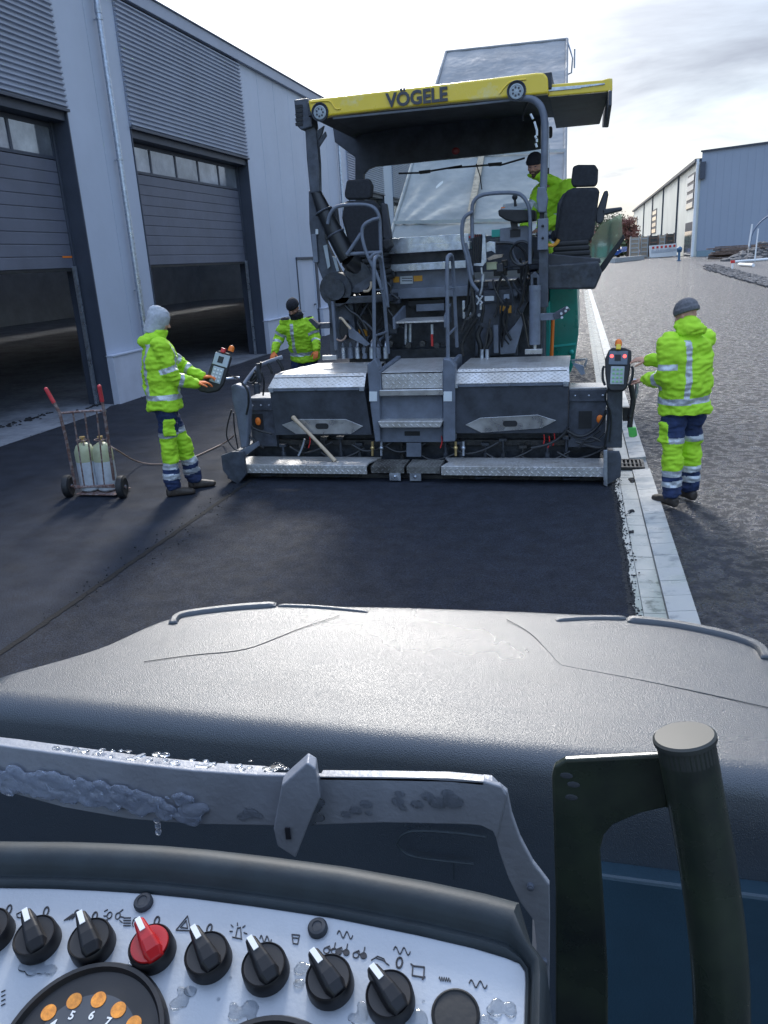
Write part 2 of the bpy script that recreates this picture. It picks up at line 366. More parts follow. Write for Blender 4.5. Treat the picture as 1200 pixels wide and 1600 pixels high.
m.add(vs, [(2*i, 2*i+1, 2*i+3, 2*i+2) for i in range(n-1)]); struct(m.build('road_joint', 'asphalt_joint'))
# base the paver drives on
m = MB(); m.add([(-3.7, 8.5, -.045), (.40, 8.5, -.045), (-.4, 95, -.045), (-4.2, 95, -.045)], [(0, 1, 2, 3)]); struct(m.build('road_base', 'asphalt_wet'))
# gutter, its stones and the kerb row
m = MB(); mm_ = MB()
y = 2.6; random.seed(3)
m2 = MB()
while y < 95:
    l = .25 if y < 30 else 1.0
    k0, k1 = KX(y), KX(y+l)
    g = .006
    if not (8.42 < y+l/2 < 8.80):
        # gutter trough: three shallow stones across
        for a, b, za, zb in ((.36, .455, -.004, -.012), (.461, .60, -.016, -.014)):
            dz = random.uniform(-.001, .001)
            L_ = l if a < .4 else l
            m.prism([(a+k0, y+g/2, za+dz), (b+k0, y+g/2, zb+dz), (b+k1, y+L_-g/2, zb+dz), (a+k1, y+L_-g/2, za+dz)], (0, 0, -.08))
        dz = random.uniform(-.001, .001)
        m2.prism([(.607+k0, y+g/2, .004+dz), (.78+k0, y+g/2, .020+dz), (.78+k1, y+l-g/2, .020+dz), (.607+k1, y+l-g/2, .004+dz)], (0, 0, -.10))
    y += l
struct(m.build('gutter', 'concrete_gutter')); struct(m2.build('kerb', 'concrete_kerb'))
mm_.add([(.355+KX(2), 2, -.026), (.785+KX(2), 2, -.026), (.785+KX(95), 95, -.026), (.355+KX(95), 95, -.026)], [(0, 1, 2, 3)])
struct(mm_.build('kerb_bed', 'mortar'))
# access road on the right
m = MB(); m.add([(.785+KX(-6), -6, -.03), (14, -6, -.03), (14, 20, -.03), (60, 160, -.03), (-20, 300, -.03), (.785+KX(95), 95, -.03), (.785+KX(30), 30, -.02)], [(0, 1, 2, 3, 4, 5, 6)])
struct(m.build('access_road', 'asphalt_wet'))
# drain grate in the gutter
t = thing('drain_grate', 'black slotted cast iron drain grate set across the kerb gutter', 'drain grate', (.45, 8.61, 0))
k = KX(8.6)
m = MB()
m.box((.38+k, 8.43, -.03), (.74+k, 8.46, .010)); m.box((.38+k, 8.76, -.03), (.74+k, 8.79, .010)); m.box((.38+k, 8.46, -.03), (.41+k, 8.76, .010)); m.box((.71+k, 8.46, -.03), (.74+k, 8.76, .010)); m.build('frame', 'steel_oily', t, bevel=.003)
m = MB()
for i in range(7): m.box((.418+k+i*.043, 8.46, -.03), (.440+k+i*.043, 8.76, .008))
m.box((.41+k, 8.60, -.03), (.71+k, 8.62, .006)); m.build('bars', 'steel_oily', t, bevel=.003)
# small fallen asphalt lumps in the gutter
for i, (u, v, s_) in enumerate(((987, 750, .05), (986, 799, .035), (986, 830, .03))):
    p = qz(u, v, -.01)
    m = MB()
    for j in range(9): m.ball((p.x+random.uniform(-1, 1)*s_*.6, p.y+random.uniform(-1, 1)*s_*1.2, -.012), s_*random.uniform(.3, .55), 5, (1, 1.3, .45))
    tag(m.build('asphalt_lump', 'asphalt_crumb'), ('largest wet asphalt clump in the gutter just in front of the drain grate', 'middle one of the three dark clumps lying in the pale gutter', 'smallest dark clump in the gutter, the one nearest the roller')[i], 'asphalt clump', 'asphalt clumps dropped in the gutter')
# ================================================================== warehouse on the left
XW = -8.4
wh = thing('warehouse', 'long pale grey warehouse with louvre bands and half raised sectional doors along the fresh road', 'warehouse', (XW, 10, 0))
bays = [(7.2, 12.70), (14.65, 20.2), (29.34, 34.8), (36.5, 42.0)]
solid = [(-6, 7.2), (12.70, 14.65), (20.2, 29.34), (34.8, 36.5), (42.0, 60)]
for a, b in solid:
    m = MB(); nn_ = max(1, round((b-a)/1.15)); st = (b-a)/nn_
    for i in range(nn_):
        z0 = .88
        ya, yb = a+i*st+.004, a+(i+1)*st-.004
        if 23.2 < (ya+yb)/2 < 24.9: z0 = 2.45
        m.box((XW-.12, ya, z0), (XW, yb, 7.12))
    m.build('wall_panels', 'panel_grey', wh, bevel=.012)
for a, b in solid:
    m = MB(); m.box((XW-.5, a+.03, .86), (XW-.122, b-.03, 7.1)); m.build('wall_core', 'anthracite', wh)
for a, b in solid:
    if a == 20.2:
        m = MB(); m.box((XW-.5, 20.2-.02, -.02), (XW+.14, 23.15, .86)); m.box((XW-.5, 24.95, -.02), (XW+.14, 29.36, .86)); m.build('plinth', 'render_plinth', wh, bevel=.01)
        m = MB(); m.box((XW-.02, 20.2-.03, .862), (XW+.16, 23.16, .885)); m.box((XW-.02, 24.94, .862), (XW+.16, 29.37, .885)); m.build('sill_flashing', 'panel_light', wh)
    else:
        m = MB(); m.box((XW-.5, a-.02, -.02), (XW+.14, b+.02, .86)); m.build('plinth', 'render_plinth', wh, bevel=.01)
        m = MB(); m.box((XW-.02, a-.03, .862), (XW+.16, b+.03, .885)); m.build('sill_flashing', 'panel_light', wh)
def louvre(ya, yb):
    prof = []; z = 4.92; p = .082
    while z < 7.05:
        prof += [(.012, z), (.012, z+.018), (.052, z+.034), (.052, z+.060), (.012, z+.076)]; z += p
    mb = MB()
    rs = [[(XW+x, y_, zz) for x, zz in prof]+[(XW-.05, y_, prof[-1][1]), (XW-.05, y_, 4.92)] for y_ in (ya, yb)]
    mb.rings(rs, cap=True)
    o = mb.build('louvre_panel', 'louvre_grey', wh)
    f = MB(); f.box((XW-.03, ya-.01, 4.875), (XW+.062, yb+.01, 4.917)); f.build('louvre_trim', 'anthracite', wh)
    return o
XD = XW-.30
for i, (a, b) in enumerate(bays):
    louvre(a, b)
    m = MB()
    for y_ in (a, b): # deep jambs
        s_ = 1 if y_ == a else -1
        m.box((XD-.2, y_, 0), (XW+.015, y_+.03*s_, 4.90)); m.box((XD-.02, y_+.03*s_, 0), (XD+.03, y_+.09*s_, 4.9))
    m.box((XD-.2, a+.03, 4.74), (XW-.03, b-.03, 4.9))
    m.build('door_jamb', 'anthracite', wh, bevel=.006)
    for y_ in (a+.10, b-.15): m = MB(); m.box((XD+.0, y_, .02), (XD+.06, y_+.05, 2.45)); m.build('guide_rail', 'galvanised', wh)
    # sectional door, half raised
    d = MB(); zb = 2.42; n_s = 9; hgt = (4.16-zb)/n_s
    for j in range(n_s): d.box((XD-.05, a+.09, zb+j*hgt+.006), (XD, b-.09, zb+(j+1)*hgt-.006))
    d.box((XD-.045, a+.09, zb), (XD-.012, b-.09, 4.16))
    dd = d.build('sectional_door', 'door_panel', wh, bevel=.008)
    m = MB(); m.box((XD-.045, a+.09, 4.17), (XD, b-.09, 4.22)); m.box((XD-.045, a+.09, 4.66), (XD, b-.09, 4.73))
    nw = 5; w_ = (b-a-.18)/nw
    for j in range(nw+1): m.box((XD-.045, a+.09+j*w_-.03, 4.22), (XD, a+.09+j*w_+.03, 4.66))
    m.build('window_frame', 'anthracite', dd)
    for j in range(nw):
        m = MB(); m.box((XD-.03, a+.12+j*w_, 4.22), (XD-.014, a+.09+(j+1)*w_-.03, 4.66)); m.build('window_pane', 'frost_window', dd)
    m = MB(); m.box((XD-.04, a+.10, zb-.05), (XD-.005, b-.10, zb)); m.build('door_seal', 'rubber', dd)
    if i == 0:
        m = MB(); p0 = qx(98, 403, XD+.003); m.box((XD-.001, p0.y, p0.z), (XD+.003, p0.y+.28, p0.z+.03)); m.build('door_sticker', 'orange', dd)
# interior shell
m = MB()
m.box((-30.2, -6, 0), (-30, 60, 7)); m.box((-30, -6.2, 0), (XW-.5, -6, 7)); m.box((-30, 60, 0), (XW-.5, 60.2, 7)); m.build('interior_wall', 'interior_wall', wh)
m = MB(); xs_ = [-30.2, -26.4, -25.9, XW]
for k in (0, 2): m.box((xs_[k], -6.2, 7.12), (xs_[k+1], 60.2, 7.3))
m.build('roof', 'anthracite', wh)   # unseen slot added between the roof fields to let daylight into the warehouse
m = MB()
for k in (1,):
    for y_ in range(-6, 61, 6): m.box((xs_[k]-.05, y_, 7.0), (xs_[k+1]+.05, y_+.2, 7.11))
m.build('roof_beams', 'galvanised', wh)
m = MB(); m.box((XW-.02, -6.2, 7.08), (XW+.10, 60.2, 7.32)); m.box((XW-.1, -6.2, 7.322), (XW+.14, 60.2, 7.345)); m.build('roof_edge', 'louvre_grey', wh, bevel=.01)
m = MB(); m.box((-30, -6, -.05), (XW+.02, 60, .006)); struct(m.build('warehouse_floor', 'concrete_floor'))
m = MB(); m.add([(XW+.02, -6, .008), (-8.05, -6, .006), (-8.12, 11.9, .006), (XW+.02, 12.6, .008)], [(0, 1, 2, 3)]); struct(m.build('concrete_apron', 'concrete_floor'))
def downspout(y_):
    x_ = XW+.11
    m = MB(); m.tube([(x_, y_, .15), (x_, y_, 6.85), (x_-.06, y_, 7.05)], .052, 14); m.tube([(x_, y_, 6.6), (x_, y_, 6.72)], .06, 14)
    for z_ in (2.1, 4.9): m.tube([(x_, y_, z_), (x_, y_, z_+.06)], .057, 14)
    d = m.build('downspout', 'galvanised', wh, smooth=True)
    for z_ in (1.95, 4.25, 6.5):
        m = MB(); m.tube([(x_, y_, z_), (x_, y_, z_+.03)], .064, 14); m.box((x_-.13, y_-.01, z_+.005), (x_-.03, y_+.01, z_+.025)); m.bar((x_, y_-.09, z_+.015), (x_, y_+.02, z_+.015), .015, .02); m.build('bracket', 'galvanised', d)
downspout(13.95); downspout(28.15)
# personnel door
m = MB(); m.box((XW-.10, 23.22, .02), (XW-.02, 24.88, 2.42)); pd = m.build('side_door', 'panel_light', wh, bevel=.01)
m = MB(); m.box((XW-.12, 23.15, 0), (XW+.02, 23.21, 2.45)); m.box((XW-.12, 24.89, 0), (XW+.02, 24.95, 2.45)); m.box((XW-.12, 23.15, 2.43), (XW+.05, 24.95, 2.49)); m.build('door_frame', 'anthracite', pd)
m = MB(); m.box((XW-.02, 24.6, 1.02), (XW+.03, 24.64, 1.06)); m.bar((XW+.03, 24.45, 1.04), (XW+.03, 24.64, 1.04), .02, .02); m.build('door_handle', 'steel_black', pd)
m = MB(); m.box((XW-.3, 24.95, .9), (XW+.01, 25.15, 2.42)); m.build('door_side_panel', 'anthracite', wh)
# ================================================================== hall on the right
mat('hall_blue', (.29, .335, .41), .55, var=.03, vs=.1)
mat('hall_cream', (.82, .81, .72), .6, var=.06, vs=.15)
mat('hall_base', (.20, .28, .32), .7, var=.1)
g0 = qz(1087, 401, 0); ztop = q(1093, 238, g0.y).z
g1 = qz(1200, 224, ztop)
dv = (g1-Vector((g0.x, g0.y, ztop))); dv.z = 0; dv.normalize(); nb = Vector((-dv.y, dv.x, 0))
if nb.y < 0: nb = -nb
hall = thing('logistics_hall', 'distant blue fronted hall with cream side wall at the end of the access road', 'hall', (g0.x, g0.y, 0))
zb = q(1087, 392, g0.y).z
m = MB(); m.prism([g0+dv*0+Vector((0, 0, zb)), g0+dv*75+Vector((0, 0, zb)), g0+dv*75+Vector((0, 0, ztop)), g0+Vector((0, 0, ztop))], nb*30); m.build('front_wall', 'hall_blue', hall)
m = MB(); m.prism([g0+dv*.1-nb*.0+Vector((0, 0, -.1)), g0+dv*75+Vector((0, 0, -.1)), g0+dv*75+Vector((0, 0, zb-.01)), g0+dv*.1+Vector((0, 0, zb-.01))], nb*29); m.build('plinth', 'hall_base', hall)
m = MB(); m.prism([g0-dv*.15-nb*.3+Vector((0, 0, ztop)), g0+dv*75-nb*.3+Vector((0, 0, ztop)), g0+dv*75-nb*.3+Vector((0, 0, ztop+.25)), g0-dv*.15-nb*.3+Vector((0, 0, ztop+.25))], nb*31); m.build('parapet', 'anthracite', hall)
m = MB()
for i in range(1, 60): 
    p = g0+dv*(i*1.2); m.prism([p-nb*.02+Vector((0, 0, zb)), p-nb*.02+dv*.06+Vector((0, 0, zb)), p-nb*.02+dv*.06+Vector((0, 0, ztop-.05)), p-nb*.02+Vector((0, 0, ztop-.05))], nb*.025)
m.build('panel_seams', 'hall_blue', hall)
p = qz(1098, 264, 14); p = q(1098, 266, g0.y-.6); m = MB(); m.box((p.x-.4, g0.y-.7, p.z-1.3), (p.x+.4, g0.y-.1, p.z+1.3)); m.build('wall_sign', 'anthracite', hall)
XH = g0.x-.4
zc_ = q(1090, 253, g0.y+.5).z; yf = qx(991, 315, XH).y
m = MB(); m.box((XH, g0.y+.3, 0), (XH+20, yf, zc_)); m.build('side_wall', 'hall_cream', hall)
m = MB(); m.box((XH-.6, g0.y+.2, zc_), (XH+20, yf+1, zc_+.5)); m.build('roof_edge', 'anthracite', hall)
for u in (1057.5, 1035, 1019, 1006): 
    pt = qx(u, 340, XH-.1); m = MB(); m.tube([(XH-.15, pt.y, 0), (XH-.15, pt.y, zc_)], .17, 8); m.build('downspout', 'anthracite', hall)
m = MB(); m.box((XH-.4, g0.y-.2, 0), (XH-.02, g0.y+.28, zc_+.4)); m.build('corner_trim', 'white_paint', hall)
def hallrect(pxa, pxb, name, mt, d=.12):
    a = qx(pxa[0], pxa[1], XH); b = qx(pxb[0], pxb[1], XH)
    m = MB(); m.box((XH-d, min(a.y, b.y), min(a.z, b.z)), (XH-.01, max(a.y, b.y), max(a.z, b.z))); o = m.build(name, mt, hall); return o, a, b
for ra, rb in (((1076, 276), (1083.5, 325)), ((1020, 329), (1025, 364)), ((993, 340), (995.5, 356))):
    o, a, b = hallrect(ra, rb, 'window', 'anthracite')
    for j in range(4):
        zz = min(a.z, b.z)+abs(a.z-b.z)*(j+.5)/4; m = MB(); m.box((XH-.2, min(a.y, b.y)+.25, zz-.55), (XH-.125, max(a.y, b.y)-.25, zz+.35)); m.build('pane', 'frost_window', o)
o, a, b = hallrect((1072, 349), (1081.5, 400), 'door', 'anthracite')
m = MB(); m.box((XH-.2, min(a.y, b.y)+.8, .3), (XH-.125, max(a.y, b.y)-.6, 4.2)); m.build('door_leaf', 'frost_window', o)
# gravel plot and driveway
poly = [qz(*p, -.012) for p in ((1086, 411), (1112, 409), (1140, 407), (1200, 396), (1500, 380), (1500, 520), (1200, 444), (1145, 430))]
m = MB(); m.add([tuple(p) for p in poly], [tuple(range(len(poly)))]); struct(m.build('gravel_plot', 'gravel'))
poly = [qz(*p, -.020) for p in ((975, 413), (1090, 401), (1500, 370), (1500, 380), (1140, 407), (1086, 411), (1000, 420))]
# stones on the gravel plot edge
random.seed(11); m = MB()
for i in range(900):
    u = random.uniform(1100, 1205); v = 412+(u-1090)*.27+random.uniform(-6, 7)
    p = qz(u, max(v, 408), 0); s_ = random.uniform(.04, .16)
    if p.y > 90: continue
    m.ball((p.x, p.y, s_*.2), s_, 3, (1, random.uniform(.7, 1.3), .6))
tag(m.build('gravel_stones', 'gravel'), 'loose grey broken stones along the edge of the gravel plot', 'gravel', kind='stuff')
m = MB(); random.seed(5)
for (u, v, r_, hh) in ((1188, 394, 3.2, 2.2), (1176, 397, 2.6, 1.5), (1204, 388, 5, 3.3), (1160, 401, 2, .8)):
    p = qz(u, v+6, 0)
    for j in range(60): 
        a = random.uniform(0, 2*PI); d = random.random()**.6; m.ball((p.x+math.cos(a)*d*r_, p.y+math.sin(a)*d*r_, hh*(1-d)*.8), random.uniform(.25, .6), 3, (1, 1, .7))
tag(m.build('rubble_heap', 'gravel'), 'heap of broken grey rubble behind the bare hoop frames', 'rubble heap', kind='stuff')
# hoop frames
mat('hoop_grey', (.11, .15, .22), .55)
for i, (u0, v0, u1, v1, lab) in enumerate(((1158, 392, 1218, 318, 'tallest bare grey hoop, leftmost of the frames on the gravel plot'), (1170, 399, 1226, 330, 'bare grey hoop standing between the leftmost and the lowest one'), (1187, 392, 1232, 345, 'lowest bare grey hoop, mostly outside the picture on the right'))):
    b = qz(u0, v0+4, 0); Y_ = b.y; top = q(u1, v1, Y_); pts = []
    for j in range(17):
        a = PI*j/16; pts.append((top.x-(top.x-b.x)*math.cos(a), Y_, top.z*(.35+.65*math.sin(a)) if 0 < j < 16 else .0))
    pts = [(b.x, Y_, 0)]+[(top.x-(top.x-b.x)*math.cos(PI*j/16), Y_, top.z*.35+top.z*.65*math.sin(PI*j/16)) for j in range(17)]+[(2*top.x-b.x, Y_, 0)]
    m = MB(); m.tube(pts, .10, 8); tag(m.build('hoop_frame', 'hoop_grey', smooth=True), lab, 'hoop frame', 'bare tunnel hoops on the gravel plot')
for i, (a, b, lab) in enumerate((((1175.5, 350), (1170, 385), 'short white pole leaning on the tallest hoop'), ((1185, 357), (1179, 409), 'long white pole standing in front of the hoops'))):
    Y_ = qz(*b, 0).y if i else 75; m = MB(); m.tube([q(*b, Y_), q(*a, Y_)], .07, 8)
    if not i: m.tube([q(*b, Y_), qz(1168, 405)], .06, 6)
    tag(m.build('pole', 'white_paint', smooth=True), lab, 'pole', 'white poles by the hoops')
for i, (a, b, lab) in enumerate((((1148, 409), (1200, 405), 'upper white plastic pipe lying on the gravel by the marker post'), ((1155, 413), (1177, 414.5), 'short lower white pipe lying nearest the marker post'))):
    m = MB(); pa = qz(*a, .15); pb = qz(*b, .15); m.tube([pa, pb], .14, 8); tag(m.build('pipe', 'white_paint', smooth=True), lab, 'pipe', 'white pipes on the gravel')
t_ = qz(1144, 420, 0); hp = q(1144, 407, t_.y).z
mp_ = thing('marker_post', 'short white marker post with red cap at the gravel edge', 'marker post', (t_.x, t_.y, 0))
m = MB(); m.box((t_.x-.07, t_.y-.07, 0), (t_.x+.07, t_.y+.07, hp*.68)); m.build('post', 'white_paint', mp_, bevel=.01)
m = MB(); m.box((t_.x-.17, t_.y-.1, hp*.68), (t_.x+.17, t_.y+.1, hp)); m.build('cap', 'red', mp_, bevel=.02)
m = MB(); random.seed(8); p = qz(1152, 403, 0)
for i in range(16): m.box((p.x-3+random.uniform(-1, 1), p.y+random.uniform(-1, 1), .18*i % 1.6), (p.x+3+random.uniform(-1, 1), p.y+random.uniform(0, 1.5), .18*i % 1.6+.15), rz=random.uniform(-.1, .1))
mat('old_wood', (.16, .11, .085), .85, var=.4, vs=3)
tag(m.build('timber_stack', 'old_wood'), 'low stack of brown timber boards in front of the blue hall', 'timber stack')
# fenced storage by the hall
Yb = qz(1040, 402).y
bn = thing('banner_barrier', 'white site barrier banner with a row of red blocks beside the storage cages', 'barrier', (qz(1040, 402).x, Yb, 0))
m = MB(); m.plate([(1014, 384), (1057.5, 380), (1057.5, 400), (1015, 403)], Yb, .25); m.build('banner', 'white_paint', bn)
m = MB()
for i in range(6): u = 1019+i*6.6; v = 387-i*.6; m.plate([(u, v-1.5), (u+3.4, v-1.9), (u+3.4, v+1.6), (u, v+2)], Yb-.06, .06)
m.build('red_blocks', 'red', bn)
mat('grey_print', (.42, .45, .5), .6); m = MB(); random.seed(2)
for i in range(22): u = 1018+i*1.75; v = 393.5-i*.16; h_ = random.uniform(1.5, 3.4); m.plate([(u, v-h_), (u+1, v-h_), (u+1, v+2.5), (u, v+2.5)], Yb-.06, .05)
m.build('grey_print', 'grey_print', bn)
m = MB()
for u in (1015, 1058): a = q(u, 400, Yb-.1); m.box((a.x-.2, Yb-.8, 0), (a.x+.2, Yb+.8, .25))
m.build('feet', 'concrete_kerb', bn)
mat('cage_dark', (.06, .065, .06), .7, var=.3, vs=2)
for i, (u0, u1, v0, v1, lab, mt) in enumerate(((1014, 1029, 368, 384, 'dark slatted storage cage behind the left end of the banner', 'cage_dark'), (1029.5, 1040, 367, 383, 'pale framed storage cage between two dark ones behind the banner', 'plywood'), (1040.5, 1054, 365, 382, 'dark storage cage behind the right end of the banner', 'cage_dark'), (1000, 1013.5, 369, 402, 'tall wooden crate to the left of the banner barrier', 'plywood'), (984, 999.5, 370, 390, 'low wooden crate next to the blue tarpaulin', 'plywood'))):
    Y_ = Yb+3+(i % 2)*.5; a = q(u0, v1, Y_); b = q(u1, v0, Y_)
    root = thing('storage_crate', lab, 'crate', ((a.x+b.x)/2, Y_, 0), 'crates and cages stored beside the hall')
    m = MB(); m.box((a.x, Y_, 0), (b.x, Y_+2.4, b.z)); m.build('body', mt, root)
    m = MB(); nb_ = 5
    for j in range(nb_): zz = b.z*(j+.5)/nb_; m.box((a.x+.02, Y_-.08, zz-.12), (b.x-.02, Y_-.01, zz+.12))
    for xx in (a.x, b.x-.2): m.box((xx, Y_-.16, 0), (xx+.2, Y_-.085, b.z+.15))
    m.build('slats', 'old_wood' if mt != 'plywood' else 'concrete_kerb', root)
bp_ = qz(1060.5, 408, 0); hh = q(1060.5, 382, bp_.y).z
hy = thing('hydrant', 'small blue standpipe standing in front of the cream hall wall', 'standpipe', (bp_.x, bp_.y, 0))
mat('hydrant_blue', (.06, .14, .24), .5)
m = MB(); m.tube([(bp_.x, bp_.y, 0), (bp_.x, bp_.y, hh*.62)], .16, 10); m.tube([(bp_.x, bp_.y, 0), (bp_.x, bp_.y, .12)], .3, 10); m.build('pipe', 'hydrant_blue', hy, smooth=True)
m = MB(); m.tube([(bp_.x-.3, bp_.y, hh*.62), (bp_.x+.3, bp_.y, hh*.62)], .2, 10); m.ball((bp_.x, bp_.y, hh*.72), .38, 8, (1, 1, .9)); m.build('valve', 'hydrant_blue', hy, smooth=True)
mat('tarp_blue', (.02, .08, .30), .4, var=.5, vs=1.5, col2=(.5, .55, .65), thr=(.34, .36))
m = MB(); p = qz(977, 402, 0); random.seed(4)
rs = []
for i in range(9):
    x_ = p.x-4+i*1.05; rs.append([(x_, p.y-2+j*.8, max(0, (2.2-.25*abs(i-4)-.3*abs(j-3)+random.uniform(-.4, .4)))) for j in range(7)])
m.rings([[(a[0], a[1], 0) for a in rs[0]]]+rs+[[(a[0], a[1], 0) for a in rs[-1]]], cap=False, closed=False)
o = m.build('blue_tarpaulin', 'tarp_blue'); sm = o.modifiers.new('t', 'SOLIDIFY'); sm.thickness = .05; tag(o, 'crumpled blue tarpaulin heap with white edges beside the road end', 'tarpaulin')
m = MB(); a = qz(957, 411, 0); b = qz(1003, 406, 0); m.bar((a.x, a.y, .35), (b.x, b.y, .35), .8, .7); tag(m.build('concrete_beam', 'concrete_kerb'), 'long pale concrete beam lying in front of the blue tarpaulin', 'concrete beam')
gc_p = qz(945, 402, 0)
gc_t = thing('green_container', 'green skip with white badge seen through the cab glass of the paver', 'container', (gc_p.x, gc_p.y, 0))
m = MB(); a = q(925, 404, gc_p.y); b = q(958, 362, gc_p.y); m.box((a.x, gc_p.y, 0), (b.x, gc_p.y+6, b.z)); m.build('body', 'teal_light', gc_t, bevel=.05)
m = MB(); a2 = q(933, 385, gc_p.y); b2 = q(948, 373, gc_p.y); m.box((a2.x, gc_p.y-.05, a2.z), (b2.x, gc_p.y-.01, b2.z)); m.build('badge', 'white_paint', gc_t)
m = MB(); m.box((a.x+.3, gc_p.y+.2, b.z), (b.x-.8, gc_p.y+3, b.z+.5)); m.build('lid', 'yellow_paint', gc_t)
# trees behind
mat('twig', (.085, .055, .045), .9, var=.3); mat('leaf_green', (.075, .10, .045), .85, var=.4, vs=1.2); mat('leaf_russet', (.20, .085, .065), .85, var=.4, vs=1.2)
def tree(u, v, Y_, h_, w_, lf, lab, seed):
    random.seed(seed); b = q(u, v, Y_); x0 = b.x
    t_ = thing('tree', lab, 'tree', (x0, Y_, 0), 'trees beyond the storage yard')
    m = MB(); m.tube([(x0, Y_, 0), (x0+.2, Y_, h_*.4), (x0, Y_, h_*.8)], [.35, .25, .08], 8)
    tips = []
    for i in range(26):
        z0 = h_*random.uniform(.25, .75); a = random.uniform(0, 2*PI); l_ = w_*random.uniform(.5, 1)*(1.15-z0/h_); e = (x0+math.cos(a)*l_, Y_+math.sin(a)*l_, z0+l_*random.uniform(.5, 1.1)); m.tube([(x0, Y_, z0), ((x0+e[0])/2, (Y_+e[1])/2, z0+l_*.3), e], [.12, .07, .02], 5); tips.append(e)
    m.build('trunk', 'twig', t_)
    m = MB()
    for e in tips:
        for j in range(60):
            c = Vector(e)+Vector((random.gauss(0, 1), random.gauss(0, 1), random.gauss(0, .8)))*w_*.22; d1 = Vector((random.uniform(-1, 1), random.uniform(-1, 1), random.uniform(-1, 1))).normalized()*random.uniform(.12, .3); d2 = d1.orthogonal().normalized()*random.uniform(.1, .2)
            m.add([c-d1, c-d2, c+d1, c+d2], [(0, 1, 2, 3)])
    m.build('crown', lf, t_)
tree(981, 395, 175, 9.5, 2.0, 'leaf_russet', 'bare russet tree just left of the cream hall wall', 21)
tree(966, 395, 190, 8, 4, 'leaf_green', 'dull green tree left of the russet one, showing beside the seat', 22)
tree(950, 395, 180, 9, 4.5, 'leaf_green', 'larger green tree seen through the cab glass above the skip', 23)
tree(930, 395, 200, 8, 5, 'leaf_russet', 'reddish tree hidden mostly behind the drivers seat', 24)
m = MB(); random.seed(9)
for i in range(2600):
    x_ = random.uniform(-40, 15); c = Vector((x_, 230+random.uniform(-4, 4), random.uniform(0, 4.5+1.5*noise.noise(Vector((x_*.15, 0, 0)))))); d1 = Vector((random.uniform(-1, 1), random.uniform(-1, 1), random.uniform(-1, 1))).normalized()*.8; d2 = d1.orthogonal().normalized()*.6; m.add([c-d1, c-d2, c+d1, c+d2], [(0, 1, 2, 3)])
tag(m.build('far_hedge', 'leaf_green'), 'dull line of distant bushes at the end of the road', 'bushes', kind='stuff')
# ================================================================== the paver
mat('dome_red', (.14, .012, .012), .5)
pv = thing('asphalt_paver', 'large dark grey asphalt paver with yellow roof fascia and aluminium tread plates, seen from behind', 'paver', (-1.67, 8.8, 0))
def P(mb, name, m, bevel=0, smooth=False, parent=pv, **k): return mb.build(name, m, parent, bevel=bevel, smooth=smooth, **k)
def ptube(pts, Y, r, n=10, smooth=2, dY=None):
    m = MB(); m.tube([q(u, v, (Y if dY is None else Y+dY*i/(len(pts)-1))) for i, (u, v) in enumerate(pts)], r, n, smooth); return m
# --- screed
for x0, x1, sgn in ((-3.78, -2.18, -1), (-1.40, .235, 1)):
    m = MB(); xi = x1 if sgn < 0 else x0; 
    if sgn < 0: poly = [(x0, 7.72, .195), (x1-.02, 7.72, .195), (x1-.03, 7.86, .195), (x1+.05, 8.08, .195), (x0, 8.08, .195)]
    else: poly = [(x0, 7.72, .195), (x1, 7.72, .195), (x1, 8.08, .195), (x0-.02, 8.08, .195), (x0+.05, 7.90, .195)]
    m.prism(poly, (0, 0, -.022)); m.box((x0, 7.70, .10), (x1 if sgn > 0 else x1-.02, 7.722, .195))
    P(m, 'footboard', 'checker_plate', bevel=.004)
    m = MB()
    for xx in (x0+.35, x1-.4): m.tube([(xx, 7.74, .10), (xx, 7.76, .055), (xx+.15, 7.8, .055), (xx+.17, 7.85, .1)], .012, 6)
    m.box((x0+.1, 7.80, .10), (x1-.1, 7.84, .17)); P(m, 'footboard_bracket', 'steel_black')
for x0, x1 in ((-2.16, -1.80), (-1.77, -1.415)):
    m = MB()
    for i in range(5): m.box((x0, 7.74+i*.062, .165), (x1, 7.74+i*.062+.030, .185))
    for i in range(10): xx = x0+(x1-x0-.02)*i/9; m.box((xx, 7.735, .155), (xx+.018, 8.03, .182))
    m.box((x0, 7.725, .11), (x1, 7.737, .187)); P(m, 'step_grating', 'checker_dirty', bevel=.002)
    m = MB(); xx = x1-.16 if x0 < -2 else x0+.03; m.box((xx, 7.722, .03), (xx+.12, 7.735, .11)); m.ball((xx+.06, 7.715, .075), .014, 6); P(m, 'grating_bracket', 'galvanised')
m = MB(); m.box((-3.72, 8.28, .05), (.20, 8.34, .44)); P(m, 'screed_front_wall', 'steel_black')
m = MB(); m.box((-3.70, 7.86, .015), (.22, 8.60, .055)); P(m, 'screed_plate', 'steel_oily', bevel=.004)
m = MB(); m.box((-3.6, 8.02, .06), (.15, 8.10, .12)); m.box((-3.6, 8.2, .3), (.15, 8.27, .36)); P(m, 'tamper_beam', 'steel_oily', bevel=.004)
random.seed(31)
for i in range(15):
    x_ = -3.25+i*.225+random.uniform(-.05, .05)
    if -2.25 < x_ < -1.3 and i % 2: continue
    m = MB(); h_ = random.uniform(.28, .42); m.tube([(x_, 8.14, .1), (x_, 8.14, h_)], .014, 8); m.tube([(x_, 8.14, .16), (x_, 8.14, .24)], .026, 8); m.box((x_-.04, 8.12, h_), (x_+.04, 8.18, h_+.03)); P(m, 'tie_rod', random.choice(['steel_oily', 'steel_dark', 'steel_black']), smooth=True)
